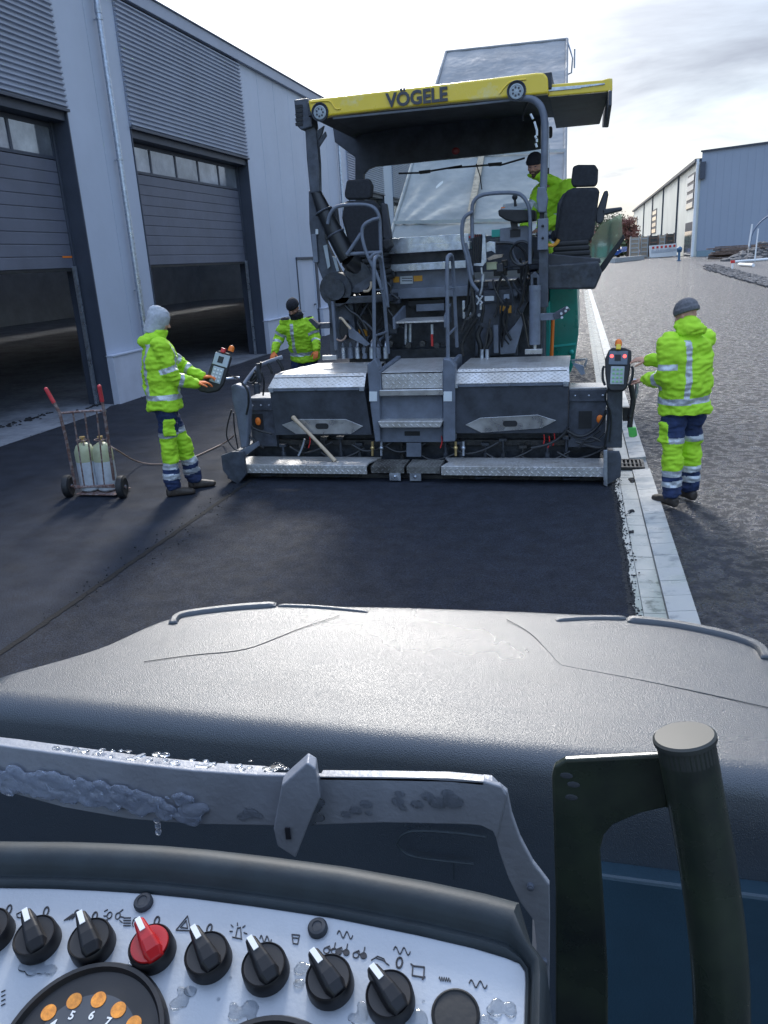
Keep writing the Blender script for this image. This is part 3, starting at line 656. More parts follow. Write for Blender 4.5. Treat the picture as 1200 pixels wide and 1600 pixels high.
for i in range(9):
    x_ = -3.2+i*.37; m = MB(); z_ = random.uniform(.2, .36); m.tube([(x_, 8.10, z_), (x_+.15, 8.08, z_-.08), (x_+.35, 8.09, z_-.03), (x_+.5, 8.12, z_+.05)], .013, 7, 2); P(m, 'hydraulic_hose', 'hose_rubber', smooth=True)
for (u, v) in ((484, 690), (690, 690), (850, 688), (858, 690), (866, 686)):
    m = ptube([(u, v-9), (u+1, v), (u-2, v+10)], 8.05, .006, 6, 1); P(m, 'red_wire', 'red', smooth=True)
m = ptube([(476, 686), (472, 700), (466, 712)], 8.03, .012, 8, 1); P(m, 'ratchet_lever', 'galvanised', smooth=True)
# rear hoods of the screed with sloping tread plate
for x0, x1, sgn in ((-3.345, -2.26, -1), (-1.30, -.135, 1)):
    z0 = .985 if sgn < 0 else 1.0; zb = .455 if sgn < 0 else .47
    lx, rx = (x0, x1) if sgn < 0 else (x0, x1)
    il = x0+(.0 if sgn > 0 else 0.02)
    m = MB()
    tap = .06
    a = [(x0, 8.02, z0-.03), (x1+(tap if sgn < 0 else 0)*0, 8.02, z0-.03), (x1+(.05 if sgn < 0 else 0), 8.02, zb), (x0-(.02 if sgn > 0 else -.02), 8.02, zb)]
    m.prism(a, (0, .05, 0)); m.box((x0, 8.07, zb+.05), (x0+.02, 8.45, z0-.03)); m.box((x1-.02, 8.07, zb+.05), (x1, 8.45, z0-.03))
    P(m, 'screed_cover', 'canopy_black', bevel=.006)
    m = MB(); m.box((x0-.005, 8.005, z0-.035), (x1+.005, 8.03, z0-.005)); 
    for k in range(5): xx = x0+.05+(x1-x0-.1)*k/4; m.ball((xx, 8.003, z0-.02), .010, 5)
    P(m, 'hinge_strip', 'steel_slate')
    m = MB()
    for xx in (x0, x1-.05): m.box((xx, 7.995, z0-.045), (xx+.05, 8.004, z0-.004))
    P(m, 'latch', 'galvanised')
    # tread plate: sloped face then flat deck
    cc = .06
    p_ = [(x0-.01, 8.0, z0), (x1+.01, 8.0, z0), (x1+.01, 8.012, z0+.035), (x1-.01, 8.14, z0+.125), (x0+.03, 8.14, z0+.125), (x0-.01, 8.012, z0+.035)]
    m = MB(); m.add([(x0-.01, 8.0, z0), (x1+.01, 8.0, z0), (x1+.0, 8.14, z0+.125), (x0+.035, 8.14, z0+.125), (x1+.0, 9.02, z0+.13), (x0+.25 if sgn < 0 else x0+.05, 9.02, z0+.13), (x0+.035, 8.35, z0+.13), (x0-.01, 8.02, z0-.02), (x1+.01, 8.02, z0-.02), (x1, 9.02, z0+.08), (x0+.2, 9.02, z0+.08)],
              [(0, 1, 2, 3), (3, 2, 4, 5, 6), (0, 7, 8, 1), (5, 4, 9, 10)])
    o = P(m, 'tread_plate', 'checker_plate'); s_ = o.modifiers.new('thick', 'SOLIDIFY'); s_.thickness = .006; s_.offset = 0
    bv = o.modifiers.new('bevel', 'BEVEL'); bv.width = .004; bv.segments = 2; bv.limit_method = 'ANGLE'
    m = MB(); m.box((x0+.03, 8.1, z0-.1), (x1-.02, 9.0, z0+.1)); P(m, 'cover_frame', 'steel_black')
    # elongated handle plate with slot
    if sgn < 0: hx = [(440, 664), (466, 655), (540, 655), (567, 666), (548, 678), (462, 678)]; cxp, cyp = 503, 666
    else: hx = [(727, 664), (750, 653), (840, 648), (869, 657), (846, 669), (752, 676)]; cxp, cyp = 797, 662
    m = MB(); m.plate(hx, 8.005, .012); hp_ = P(m, 'handle_plate', 'aluminium', bevel=.003)
    c_ = q(cxp, cyp, 8.0); m = MB(); pts = []
    for k in range(20): a_ = 2*PI*k/20; pts.append((c_.x+(.045 if math.cos(a_) > 0 else -.045)+.03*math.cos(a_), 7.999, c_.z+.032*math.sin(a_)))
    m.prism(pts, (0, .004, 0)); P(m, 'hand_slot', 'rubber', parent=hp_)
# side extensions with bright wear edge
for x0, x1, zt in ((-3.66, -3.36, .86), (-.13, .24, .92)):
    m = MB(); m.box((x0, 8.12, .30), (x1, 8.20, zt-.1)); m.box((x0, 8.10, zt-.14), (x1, 8.26, zt-.02)); P(m, 'extension_frame', 'steel_dark', bevel=.006)
    m = MB(); m.box((x0, 8.11, zt-.02), (x1, 8.42 if x0 > -1 else 8.5, zt+.0)); P(m, 'extension_cover', 'aluminium' if x0 > -1 else 'steel_slate', bevel=.004)
    m = MB(); xa = x0+(.10 if x0 > -1 else .03); m.box((xa, 8.108, .50), (xa+.13, 8.118, .68)); P(m, 'access_opening', 'rubber')
    m = MB()
    for k in range(3): m.ball((x0+.06+k*(x1-x0-.1)/2, 8.098, zt-.08), .012, 5)
    P(m, 'bolt_row', 'galvanised')
    m = MB(); xa = x1-.06 if x0 > -1 else x0+.11; m.ball((xa, 8.09, .60), .035, 6, (1, .6, 1.3)); P(m, 'marker_lamp', 'orange')
# end plates
m = MB(); m.plate([(345, 712), (362, 706), (380, 706), (384, 742), (372, 757), (360, 750), (348, 735)], 7.62, .05); m.box((-3.80, 7.66, .04), (-3.74, 9.3, .30)); P(m, 'end_plate', 'steel_dark', bevel=.006)
m = MB(); m.plate([(945, 706), (968, 706), (971, 715), (970, 745), (950, 757), (945, 757)], 7.70, .05); m.box((.25, 7.75, .03), (.31, 9.3, .34)); P(m, 'end_plate', 'steel_dark', bevel=.006)
m = MB(); m.plate([(943, 704), (949, 704), (949, 760), (943, 758)], 7.66, .04); P(m, 'end_plate_bar', 'galvanised', bevel=.003)
m = MB(); m.plate([(372, 706), (402, 690), (404, 697), (384, 712)], 7.72, .05); P(m, 'end_arm', 'steel_slate', bevel=.005)
# left control post, tubes and hoses
m = MB(); m.plate([(360, 603), (368, 600), (384, 606), (389, 640), (385, 700), (376, 702), (368, 650), (362, 625)], 7.84, .12); P(m, 'control_post', 'steel_slate', bevel=.02)
m = ptube([(380, 602), (390, 588), (402, 573), (412, 568), (441, 558)], 7.9, .024, 10, 1, dY=.55); P(m, 'grab_tube', 'steel_slate', smooth=True)
for pts, Yh, r_ in (([(378, 598), (388, 610), (389, 630), (385, 648)], 7.8, .012), ([(362, 640), (354, 668), (354, 686), (366, 703), (378, 706)], 7.75, .008), ([(365, 645), (366, 670), (372, 702)], 7.78, .008), ([(398, 582), (390, 596), (396, 594), (406, 580), (408, 566)], 8.0, .012), ([(409, 582), (413, 596), (411, 618)], 8.1, .010), ([(380, 640), (392, 665), (400, 672), (425, 678)], 7.95, .012), ([(352, 580), (362, 588), (372, 590)], 7.8, .007), ([(433, 562), (440, 572), (442, 580)], 8.3, .018), ([(418, 568), (424, 578), (425, 584)], 8.2, .014), ([(374, 650), (380, 672), (398, 690), (412, 700)], 7.9, .014), ([(384, 596), (396, 600), (402, 590), (398, 578)], 7.95, .010)):
    P(ptube(pts, Yh, r_, 8, 2), 'control_cable', 'hose_rubber', smooth=True)
m = MB(); a = q(402, 615, 8.0); m.tube([a, a+Vector((0, 0, .12))], .035, 14); m.tube([a+Vector((0, 0, .08)), a+Vector((0, 0, .1))], .045, 14); P(m, 'filler_cap', 'steel_dark', smooth=True)
m = MB(); a = q(404, 575, 8.0); m.box((a.x-.02, 7.98, a.z-.16), (a.x+.02, 8.02, a.z+.05)); P(m, 'hook', 'steel_black', bevel=.004)
# remote controls (left one tilted, right one upright on a post)
def remote(cx, cy, Yr, ang, name_lean, scale=1.0, leftside=False):
    c0 = q(cx, cy, Yr); X = Vector((math.cos(ang), 0, -math.sin(ang))); Zv = Vector((math.sin(ang), .35, math.cos(ang))).normalized(); X = (X-Zv*X.dot(Zv)).normalized(); Nv = X.cross(Zv).normalized()
    if Nv.y > 0: Nv = -Nv
    S = scale; at = lambda x, z, n=0.: c0+X*x*S+Zv*z*S+Nv*n
    m = MB()
    out_ = [(-.085, .20), (-.055, .225), (.055, .225), (.12, .20), (.125, .12), (.115, -.02), (.10, -.15), (.07, -.185), (-.05, -.185), (-.08, -.15), (-.105, -.02), (-.115, .12)]
    if leftside: out_ = [(-.09, .19), (-.06, .215), (.07, .215), (.10, .18), (.10, -.12), (.06, -.20), (-.04, -.25), (-.13, -.26), (-.20, -.22), (-.19, -.17), (-.12, -.15), (-.10, -.06)]
    m.prism([at(x, z, .0) for x, z in out_], -Nv*.045); body = P(m, 'remote_control', 'rubber', bevel=.012)
    m = MB(); m.obox(at(0.005, .125, .004), X, Zv, Nv, .085*S, .065*S, .006); P(m, 'display_panel', 'screen_grey' if not leftside else 'control_grey', bevel=.004, parent=body)
    m = MB(); m.obox(at(0.005, -.04, .004), X, Zv, Nv, .062*S, .085*S, .006); P(m, 'key_panel', 'control_grey', bevel=.004, parent=body)
    m = MB()
    for i in range(3):
        for j in range(4): m.obox(at(-.03+i*.036, -.10+j*.038, .011), X, Zv, Nv, .010*S, .009*S, .004)
    P(m, 'keys', 'button_green' if not leftside else 'white_label', bevel=.002, parent=body)
    if leftside:
        m = MB(); m.obox(at(.0, .125, .011), X, Zv, Nv, .03, .035, .002); P(m, 'screen', 'rubber', parent=body)
    else:
        for sx_ in (-.055, .062):
            m = MB(); m.tube([at(sx_, .14, .010), at(sx_, .14, .014)], .016, 12); P(m, 'status_light', 'led_red', parent=body)
        m = MB(); m.obox(at(0.0, .125, .011), X, Zv, Nv, .028, .03, .002); P(m, 'screen', 'rubber', parent=body)
        for sx_ in (-.125, .14):
            m = MB(); m.tube([at(sx_*.95, .05, -.02), at(sx_*1.05, .02, -.02), at(sx_, -.08, -.02), at(sx_*.8, -.13, -.02)], .012, 8, 2); P(m, 'handle', 'rubber', smooth=True, parent=body)
    kx = .0 if not leftside else .0
    m = MB(); m.obox(at(kx, .225, .012), X, Zv, Nv, .022, .025, .022); P(m, 'stop_button_base', 'yellow_paint' if not leftside else 'red', bevel=.006, parent=body)
    kx = .0 if not leftside else .075
    m = MB(); m.tube([at(kx, .24, .0), at(kx, .275, .0)], .032, 14); m.ball(at(kx, .275, 0), .030, 7); P(m, 'stop_knob', 'orange', smooth=True, parent=body)
    return at
rr_at = remote(964, 580, 7.70, rad(2), 'r')
rl_at = remote(340, 580, 7.66, rad(17), 'l', leftside=True)
m = MB(); m.tube([q(352, 592, 7.75), q(374, 590, 7.85)], .014, 8); P(m, 'remote_arm', 'galvanised', smooth=True)
# right control post and cables
m = MB(); m.plate([(949, 604), (973, 604), (972, 700), (947, 700)], 7.80, .09); m.plate([(952, 604), (968, 604), (968, 612), (952, 612)], 7.79, .02); P(m, 'control_post', 'steel_dark', bevel=.008)
for pts, Yh, r_ in (([(950, 608), (944, 620), (952, 640), (949, 670), (944, 700)], 7.78, .009), ([(885, 672), (905, 684), (925, 676), (940, 660), (948, 640)], 8.0, .016), ([(890, 680), (915, 690), (938, 672)], 8.02, .012), ([(945, 676), (930, 690), (905, 692)], 7.98, .010), ([(830, 700), (860, 694), (880, 680), (888, 668)], 8.0, .016), ([(948, 628), (956, 650), (952, 690)], 7.77, .007), ([(900, 690), (930, 700), (948, 698)], 7.95, .014), ([(905, 700), (920, 680), (938, 690)], 7.93, .010)):
    P(ptube(pts, Yh, r_, 8, 2), 'control_cable', 'hose_rubber', smooth=True)
m = MB(); m.plate([(973, 637), (985, 637), (985, 658), (973, 658)], 7.9, .06); P(m, 'sensor_bracket', 'steel_oily', bevel=.004)
m = ptube([(985, 600), (988, 612), (990, 628), (986, 645), (984, 668)], 7.85, .026, 12, 2); P(m, 'sensor_arm', 'steel_oily', smooth=True)
m = MB(); m.plate([(981, 668), (994, 668), (996, 681), (990, 684), (983, 683)], 7.82, .06); P(m, 'height_sensor', 'green_plastic', bevel=.008)
m = ptube([(984, 598), (994, 592), (996, 606), (992, 622)], 7.88, .018, 10, 2); P(m, 'sensor_clamp', 'galvanised', smooth=True)
# --- centre ladder
for pts in ([(573, 570), (586, 560), (592, 572), (594, 690), (586, 691), (579, 640)], [(692, 560), (704, 562), (711, 572), (711, 690), (692, 691)]):
    m = MB(); m.plate(pts, 7.98, .14); P(m, 'ladder_frame', 'steel_slate', bevel=.012)
m = MB(); m.plate([(592, 618), (692, 618), (692, 691), (592, 691)], 8.06, .04); P(m, 'ladder_back', 'steel_slate', bevel=.006)
m = MB(); a = q(596, 582, 8.02); b = q(692, 606, 8.02); m.box((a.x, 8.02, b.z), (b.x, 8.05, a.z)); P(m, 'top_step_riser', 'checker_plate', bevel=.004)
zt = a.z; m = MB(); m.prism([(a.x, 8.02, zt), (b.x, 8.02, zt), (b.x+.03, 8.85, zt+.04), (a.x+.03, 8.85, zt+.04)], (0, 0, -.02)); P(m, 'top_step', 'checker_plate', bevel=.004)
m = MB()
for xx in (a.x-.055, b.x+.005): m.prism([(xx, 7.99, zt-.25), (xx, 7.99, zt+.02), (xx+.03, 8.86, zt+.07), (xx+.03, 8.86, zt-.2)], (.05, 0, 0))
P(m, 'step_side_rail', 'steel_slate', bevel=.008)
a = q(592, 608, 7.97); b = q(692, 618, 7.97); m = MB(); m.box((a.x, 7.97, b.z), (b.x, 8.08, a.z-.01)); P(m, 'step', 'aluminium', bevel=.008)
a = q(590, 657, 7.92); b = q(692, 668, 7.92); m = MB(); m.prism([(a.x, 7.92, a.z-.01), (b.x, 7.92, a.z-.01), (b.x-.03, 7.92, b.z), (a.x+.03, 7.92, b.z)], (0, .15, 0)); P(m, 'step', 'checker_plate', bevel=.006)
m = MB(); m.plate([(632, 674), (656, 674), (656, 681), (632, 681)], 8.055, .008); P(m, 'hand_slot', 'rubber', bevel=.003)
m = MB(); m.plate([(577, 612), (589, 612), (589, 627), (577, 627)], 7.97, .012); P(m, 'name_label', 'white_label'); m = MB(); m.plate([(693, 612), (706, 612), (706, 627), (693, 627)], 7.97, .012); P(m, 'name_label', 'white_label')
m = MB(); m.plate([(635, 692), (658, 692), (658, 714), (635, 714)], 8.05, .02); P(m, 'latch_plate', 'steel_slate', bevel=.004)
for u in (582, 596, 712, 724):
    m = ptube([(u, 690), (u, 712)], 8.0, .014, 8, 0); m.ball(q(u, 700, 8.0), .024, 6); P(m, 'chain_link', 'brass' if u in (712, 582) else 'galvanised', smooth=True)
# ladder handrails
for (u0, v0, u1, v1, u2, v2, u3, v3) in ((585, 562, 584, 404, 593, 400, 607, 552), (700, 562, 698, 402, 705, 400, 714, 542)):
    m = MB(); a = q(u0, v0, 8.10); b = q(u1, v1+5, 8.10); d = q(u3, v3, 8.72); e = Vector((d.x, 8.72, b.z))
    e = q(u2+3, v2+12, 8.5)
    m.tube([a, b, b+Vector((.01, .04, .045)), b+Vector((.03, .13, .055)), e, d], .020, 12, 2); P(m, 'handrail', 'steel_slate', smooth=True)
    m = MB(); m.tube([a+(b-a)*.25, d+(e-d)*.25], .013, 8); P(m, 'rail_brace', 'steel_slate', smooth=True); m = MB(); m.tube([a+(b-a)*.72, d+(e-d)*.72], .010, 8); P(m, 'rail_brace', 'steel_slate', smooth=True)
# --- tractor rear wall
YB = 9.35
def RB(u0, v0, u1, v1, Y, t, name, mt, bevel=.004, **k):
    a = q(u0, v0, Y); b = q(u1, v1, Y); z_ = (a.z+b.z)/2; m = MB(); m.box((a.x, Y, min(a.z, b.z)), (b.x, Y+t, max(a.z, b.z))); return P(m, name, mt, bevel=bevel, **k)
RB(548, 450, 846, 566, YB+.25, .3, 'rear_bulkhead', 'steel_black')
RB(600, 384, 850, 420, YB+.30, .08, 'upper_panel', 'steel_dark')
RB(600, 419, 740, 455, YB+.18, .10, 'middle_panel', 'steel_slate')
for v_, u0, u1 in ((376, 604, 732), (388, 602, 734), (417, 600, 728)):
    RB(u0, v_-3, u1, v_+1.5, YB+.05, .16, 'ledge', 'galvanised')
RB(609, 433, 624, 441, YB+.172, .006, 'warning_label', 'orange_label', 0)
RB(625, 432, 645, 443, YB+.170, .008, 'warning_label', 'white_label', 0)
RB(646, 431, 660, 439, YB+.172, .006, 'warning_label', 'orange_label', 0)
m = MB(); random.seed(3)
for i in range(7): 
    for j in range(2): a = q(628+i*2.3, 435.5+j*4, YB+.168); m.box((a.x, a.y, a.z), (a.x+.018, a.y+.003, a.z+.010))
P(m, 'label_print', 'letter_dark')
RB(606, 452, 742, 462, YB+.02, .22, 'cross_beam', 'steel_slate', .008)
RB(638, 470, 694, 477, YB+.10, .1, 'beam_slot', 'rubber')
RB(650, 476, 694, 485, YB+.05, .1, 'beam_lip', 'steel_slate')
# middle step
a = q(618, 503, 8.95); b = q(694, 500, 8.95); m = MB(); m.prism([(a.x, 8.95, a.z), (b.x, 8.95, a.z), (b.x, 9.25, a.z+.02), (a.x+.06, 9.25, a.z+.02)], (0, 0, -.02)); P(m, 'middle_step', 'checker_plate', bevel=.003)
m = MB(); m.prism([(a.x-.03, 8.93, a.z-.08), (a.x-.03, 8.93, a.z+.05), (a.x+.02, 9.3, a.z+.16), (a.x+.02, 9.3, a.z-.05)], (.03, 0, 0)); P(m, 'step_bracket', 'steel_slate', bevel=.004); m = MB(); m.prism([(b.x, 8.93, a.z-.08), (b.x, 8.93, a.z+.05), (b.x, 9.3, a.z+.16), (b.x, 9.3, a.z-.05)], (.03, 0, 0)); P(m, 'step_bracket', 'steel_slate', bevel=.004)
for u in (634, 641): m = ptube([(u, 506), (u, 538)], 9.2, .022, 10, 0); P(m, 'hydraulic_rod', 'galvanised', smooth=True)
RB(673, 507, 677, 522, 9.1, .02, 'level_rod', 'white_label', 0); RB(673, 522, 677, 541, 9.1, .02, 'level_rod', 'red', 0)
for i, u in enumerate((612, 640, 662, 684)): m = MB(); a = q(u, 536+i % 2*3, 9.15); m.tube([a+Vector((0, 0, 0)), a+Vector((0, -.08, 0))], .035, 12); P(m, 'fitting', 'steel_oily', smooth=True)
RB(545, 548, 700, 566, 9.3, .05, 'lower_beam', 'steel_black')
for i in range(7): m = MB(); a = q(537+i*11, 556, 9.0); m.tube([a-Vector((0, 0, .03)), a+Vector((0, 0, .10))], .03, 10); m.tube([a+Vector((0, 0, .10)), a+Vector((0, .05, .17)), a+Vector((.02, .2, .2))], .018, 8, 1); P(m, 'hose_coupling', 'steel_slate' if i % 2 else 'galvanised', smooth=True)
# --- left side structure
m = MB(); m.plate([(459, 156), (480, 153), (484, 160), (488, 198), (470, 203), (463, 196)], 8.86, .22); vb = P(m, 'air_outlet', 'steel_dark', bevel=.012)
m = MB()
for k in range(5): m.plate([(461, 164+k*7), (472, 163+k*7), (473, 168+k*7), (462, 169+k*7)], 8.85, .012)
P(m, 'vent_slots', 'rubber', parent=vb)
m = MB(); m.plate([(476, 196), (488, 190), (494, 205), (498, 255), (499, 300), (484, 302), (479, 250)], 8.90, .10); P(m, 'roof_post', 'steel_dark', bevel=.012)
m = MB(); m.plate([(494, 205), (506, 196), (503, 208), (496, 222)], 8.92, .04); m.plate([(495, 222), (508, 205), (510, 212), (497, 232)], 8.93, .03); P(m, 'post_gusset', 'steel_dark', bevel=.004)
m = MB(); m.plate([(482, 298), (499, 298), (503, 330), (510, 380), (530, 420), (548, 450), (560, 560), (516, 560), (514, 486), (505, 440), (488, 395), (483, 350)], 9.02, .10); P(m, 'side_frame', 'steel_dark', bevel=.01)
RB(486, 366, 497, 410, 8.98, .03, 'side_box', 'steel_slate', .006)
m = MB(); m.plate([(493, 358), (497, 358), (497, 366), (493, 366)], 9.0, .03); P(m, 'side_lamp', 'white_label')
m = MB(); a_ = [q(u, v, 8.96) for u, v in ((492, 296), (506, 330), (524, 366), (544, 404))]; m.tube(a_, [.055, .085, .10, .105], 18); b_ = a_[-1]; m.tube([a_[-1], a_[-1]+Vector((.10, .1, -.12)), a_[-1]+Vector((.12, .25, -.3))], [.105, .12, .11], 16, 1); P(m, 'intake_hose', 'hose_rubber', smooth=True)
for k in (1, 2): m = MB(); m.ring_torus(a_[k], (a_[k+1]-a_[k-1]), .09+.005*k, .012); P(m, 'hose_clamp', 'steel_dark', smooth=True)
m = MB(); m.plate([(505, 384), (511, 382), (516, 416), (512, 420)], 8.99, .01); m.plate([(519, 400), (525, 402), (530, 424), (526, 424)], 8.99, .01); P(m, 'side_glass', 'control_grey')
m = MB(); a = q(524, 452, 8.9); m.tube([a, a+Vector((0, .15, 0))], .19, 24); m.tube([a-Vector((0, .03, 0)), a], .12, 20); P(m, 'hub_housing', 'steel_black', smooth=True)
m = MB(); a = q(560, 430, 8.98); m.tube([a, a+Vector((.05, .3, -.1))], [.20, .16], 20); m.tube([a-Vector((0, .03, 0)), a], .15, 18); P(m, 'fan_housing', 'steel_black', smooth=True)
m = ptube([(568, 455), (576, 455), (580, 448), (580, 440)], 8.9, .014, 8, 2); P(m, 'lever', 'wood_handle', smooth=True)
RB(516, 470, 527, 548, 8.88, .07, 'lift_cylinder', 'steel_slate', .02)
RB(494, 505, 516, 513, 8.9, .06, 'support_arm', 'steel_dark'); m = MB(); m.plate([(481, 500), (486, 497), (499, 508), (495, 515)], 8.85, .08); P(m, 'support_arm_end', 'steel_black', bevel=.006)
RB(503, 556, 526, 562, 8.6, .05, 'cylinder_foot', 'aluminium')
m = ptube([(530, 497), (534, 497), (541, 506), (548, 514)], 8.84, .014, 8, 1); P(m, 'bent_handle', 'wood_handle', smooth=True)
m = ptube([(526, 530), (532, 533), (538, 530), (541, 524)], 8.84, .010, 8, 1); P(m, 'cable_loop', 'tan_cable', smooth=True)
m = MB(); m.plate([(531, 500), (541, 500), (545, 515), (542, 530), (534, 532), (529, 520)], 8.9, .1); P(m, 'lamp_housing', 'rubber', bevel=.02)
m = MB(); m.plate([(543, 505), (578, 538), (572, 541), (545, 527)], 8.9, .03); P(m, 'deflector', 'steel_slate', bevel=.003)
RB(560, 515, 574, 525, 9.3, .01, 'warning_label', 'orange_label', 0)
random.seed(17)
for i in range(16):
    u = random.uniform(530, 600); v = random.uniform(420, 520); pts = [(u, v)]
    for k in range(3): u += random.uniform(-14, 16); v += random.uniform(6, 26); pts.append((u, min(v, 555)))
    P(ptube(pts, random.uniform(8.95, 9.25), random.uniform(.010, .022), 8, 2), 'hydraulic_hose', random.choice(['hose_rubber', 'hose_rubber', 'steel_black']), smooth=True)
for i in range(9):
    u = random.uniform(548, 612); v = random.uniform(420, 530); w_ = random.uniform(8, 20); h_ = random.uniform(8, 20); RB(u, v, u+w_, v+h_, random.uniform(9.2, 9.4), .12, 'valve_block', random.choice(['steel_black', 'steel_dark', 'steel_oily', 'steel_dark']), .01)
# --- right side structure behind the platform
RB(742, 455, 848, 470, 9.3, .1, 'valve_rail', 'steel_dark')
m = MB(); m.plate([(745, 470), (825, 470), (812, 500), (808, 556), (742, 556)], 9.32, .06); P(m, 'bulkhead_panel', 'steel_dark', bevel=.006)
RB(781, 478, 799, 489, 9.30, .012, 'warning_label', 'orange_label', 0); m = MB(); m.plate([(786, 487.5), (790, 480), (794, 487.5)], 9.295, .004); m.plate([(788, 477), (796, 477), (796, 479), (788, 479)], 9.295, .01); P(m, 'label_symbol', 'letter_dark')
RB(757, 463, 772, 470, 9.25, .02, 'fuse_cover', 'white_label'); RB(787, 460, 796, 467, 9.24, .03, 'blue_plug', 'hall_blue'); RB(801, 461, 812, 466, 9.24, .03, 'socket', 'steel_black')
m = MB(); m.plate([(781, 534), (804, 508), (815, 492), (819, 500), (805, 552), (782, 554)], 9.2, .03); P(m, 'diagonal_brace', 'steel_slate', bevel=.004)
RB(771, 508, 779, 552, 9.2, .04, 'vertical_bracket', 'steel_slate')
RB(722, 470, 727, 498, 9.15, .04, 'switch_strip', 'galvanised')
for u, v in ((735, 478), (735, 490), (749, 492)): m = MB(); a = q(u, v, 9.28); m.tube([a, a-Vector((0, .03, 0))], .018, 10); P(m, 'bolt', 'galvanised', smooth=True)
m = MB()
for k in range(6): m.tube([q(740+k*3, 366, 9.0), q(739+k*3, 415, 9.0)], .009, 8)
P(m, 'cable_bundle', 'hose_rubber', smooth=True)
m = MB(); m.plate([(754, 364), (758, 366), (760, 408), (754, 416), (740, 415), (740, 412), (752, 411)], 8.97, .03); P(m, 'bundle_bracket', 'galvanised', bevel=.002)
m = ptube([(752, 418), (754, 436), (753, 450), (750, 462)], 8.95, .013, 10, 0); m.tube([q(755, 428, 8.95), q(754, 440, 8.95)], .025, 12); P(m, 'gas_strut', 'galvanised', smooth=True)
m = MB(); m.bar(q(744, 462, 8.94), q(754, 474, 8.94), .02, .02); m.bar(q(754, 462, 8.93), q(745, 476, 8.93), .02, .02); m.tube([q(751, 474, 8.93), q(751, 484, 8.93)], .016, 8); P(m, 'shackle', 'galvanised', bevel=.003)
m = MB(); m.plate([(760, 404), (772, 398), (786, 397), (784, 402), (764, 407)], 9.0, .08); P(m, 'document_tray', 'plywood', bevel=.003)
RB(760, 410, 776, 421, 9.05, .1, 'relay_box', 'bottle_green'); RB(776, 412, 786, 424, 9.05, .1, 'relay_box', 'seat_vinyl')
m = MB(); m.plate([(757, 381), (765, 377), (774, 378), (774, 396), (768, 392), (760, 394)], 9.02, .06); P(m, 'joystick_bracket', 'galvanised', bevel=.004)
m = ptube([(800, 385), (803, 402), (812, 414), (824, 414)], 8.92, .014, 10, 2); P(m, 'console_tube', 'steel_dark', smooth=True)
m = ptube([(775, 380), (795, 379), (812, 384), (822, 396), (824, 420), (818, 446)], 8.95, .016, 8, 2); P(m, 'console_hose', 'hose_rubber', smooth=True)
m = MB(); m.ring_torus(q(815, 396, 8.9), (.2, 1, .1), .12, .016); P(m, 'hose_ring', 'hose_rubber', smooth=True)
# console
m = MB(); m.plate([(778, 328), (783, 327), (836, 328), (836, 344), (806, 348), (790, 344), (779, 337)], 8.85, .32); co = P(m, 'drive_console', 'rubber', bevel=.015)
m = MB(); a = q(783, 329, 8.9); b = q(832, 329, 8.9); m.prism([(a.x, 8.87, a.z-.01), (b.x, 8.87, a.z-.01), (b.x, 9.16, a.z+.06), (a.x, 9.16, a.z+.06)], (0, 0, .02)); P(m, 'console_top', 'control_grey', parent=co, bevel=.004)
m = MB(); a = q(806, 330, 8.98); m.tube([a, a+Vector((-.01, 0, .12))], [.02, .012], 10); m.ball(a+Vector((-.01, 0, .14)), .03, 8); P(m, 'joystick', 'rubber', parent=co, smooth=True)
m = MB(); a = q(786, 330, 8.95); m.tube([a, a+Vector((0, 0, .04))], .022, 12); P(m, 'console_knob', 'orange', parent=co, smooth=True)
m = MB(); m.plate([(781, 357), (823, 352), (826, 356), (826, 382), (781, 378)], 8.98, .03); cp = P(m, 'console_bracket', 'steel_slate', bevel=.006)
m = MB(); m.plate([(797, 359), (813, 358), (813, 370), (797, 371)], 8.972, .006); P(m, 'bracket_opening', 'rubber', parent=cp)
RB(768, 359, 796, 369, 9.3, .05, 'teal_cover', 'teal_light')
m = MB(); m.plate([(797, 345), (808, 347), (808, 358), (799, 358)], 8.95, .1); P(m, 'console_neck', 'seat_vinyl')
m = MB(); m.plate([(728, 370), (740, 367), (752, 366), (752, 369), (738, 371), (728, 374)], 9.45, .05); P(m, 'red_lamp', 'red', bevel=.004)
random.seed(23)
for i in range(24):
    u = random.uniform(728, 835); v = random.uniform(400, 500); pts = [(u, v)]
    for k in range(3): u += random.uniform(-14, 12); v += random.uniform(6, 30); pts.append((min(max(u, 718), 848), min(v, 556)))
    P(ptube(pts, random.uniform(8.95, 9.25), random.uniform(.008, .020), 8, 2), 'hydraulic_hose', random.choice(['hose_rubber', 'hose_rubber', 'steel_black', 'steel_oily']), smooth=True)
for i in range(12):
    u = random.uniform(728, 830); v = random.uniform(400, 455); w_ = random.uniform(8, 22); h_ = random.uniform(6, 14); RB(u, v, u+w_, v+h_, random.uniform(9.15, 9.4), .12, 'valve_block', random.choice(['steel_black', 'steel_dark', 'steel_oily', 'steel_slate']), .01)
m = ptube([(752, 510), (745, 524), (752, 540), (750, 560)], 9.05, .03, 10, 2); m.tube([q(764, 512, 9.05), q(768, 530, 9.05), q(758, 545, 9.05), q(762, 560, 9.05)], .03, 10, 2); P(m, 'auger_hose', 'hose_rubber', smooth=True)
for u in (753, 761): m = ptube([(u, 560), (u, 546)], 8.98, .022, 10, 0); P(m, 'hose_coupling', 'galvanised', smooth=True)
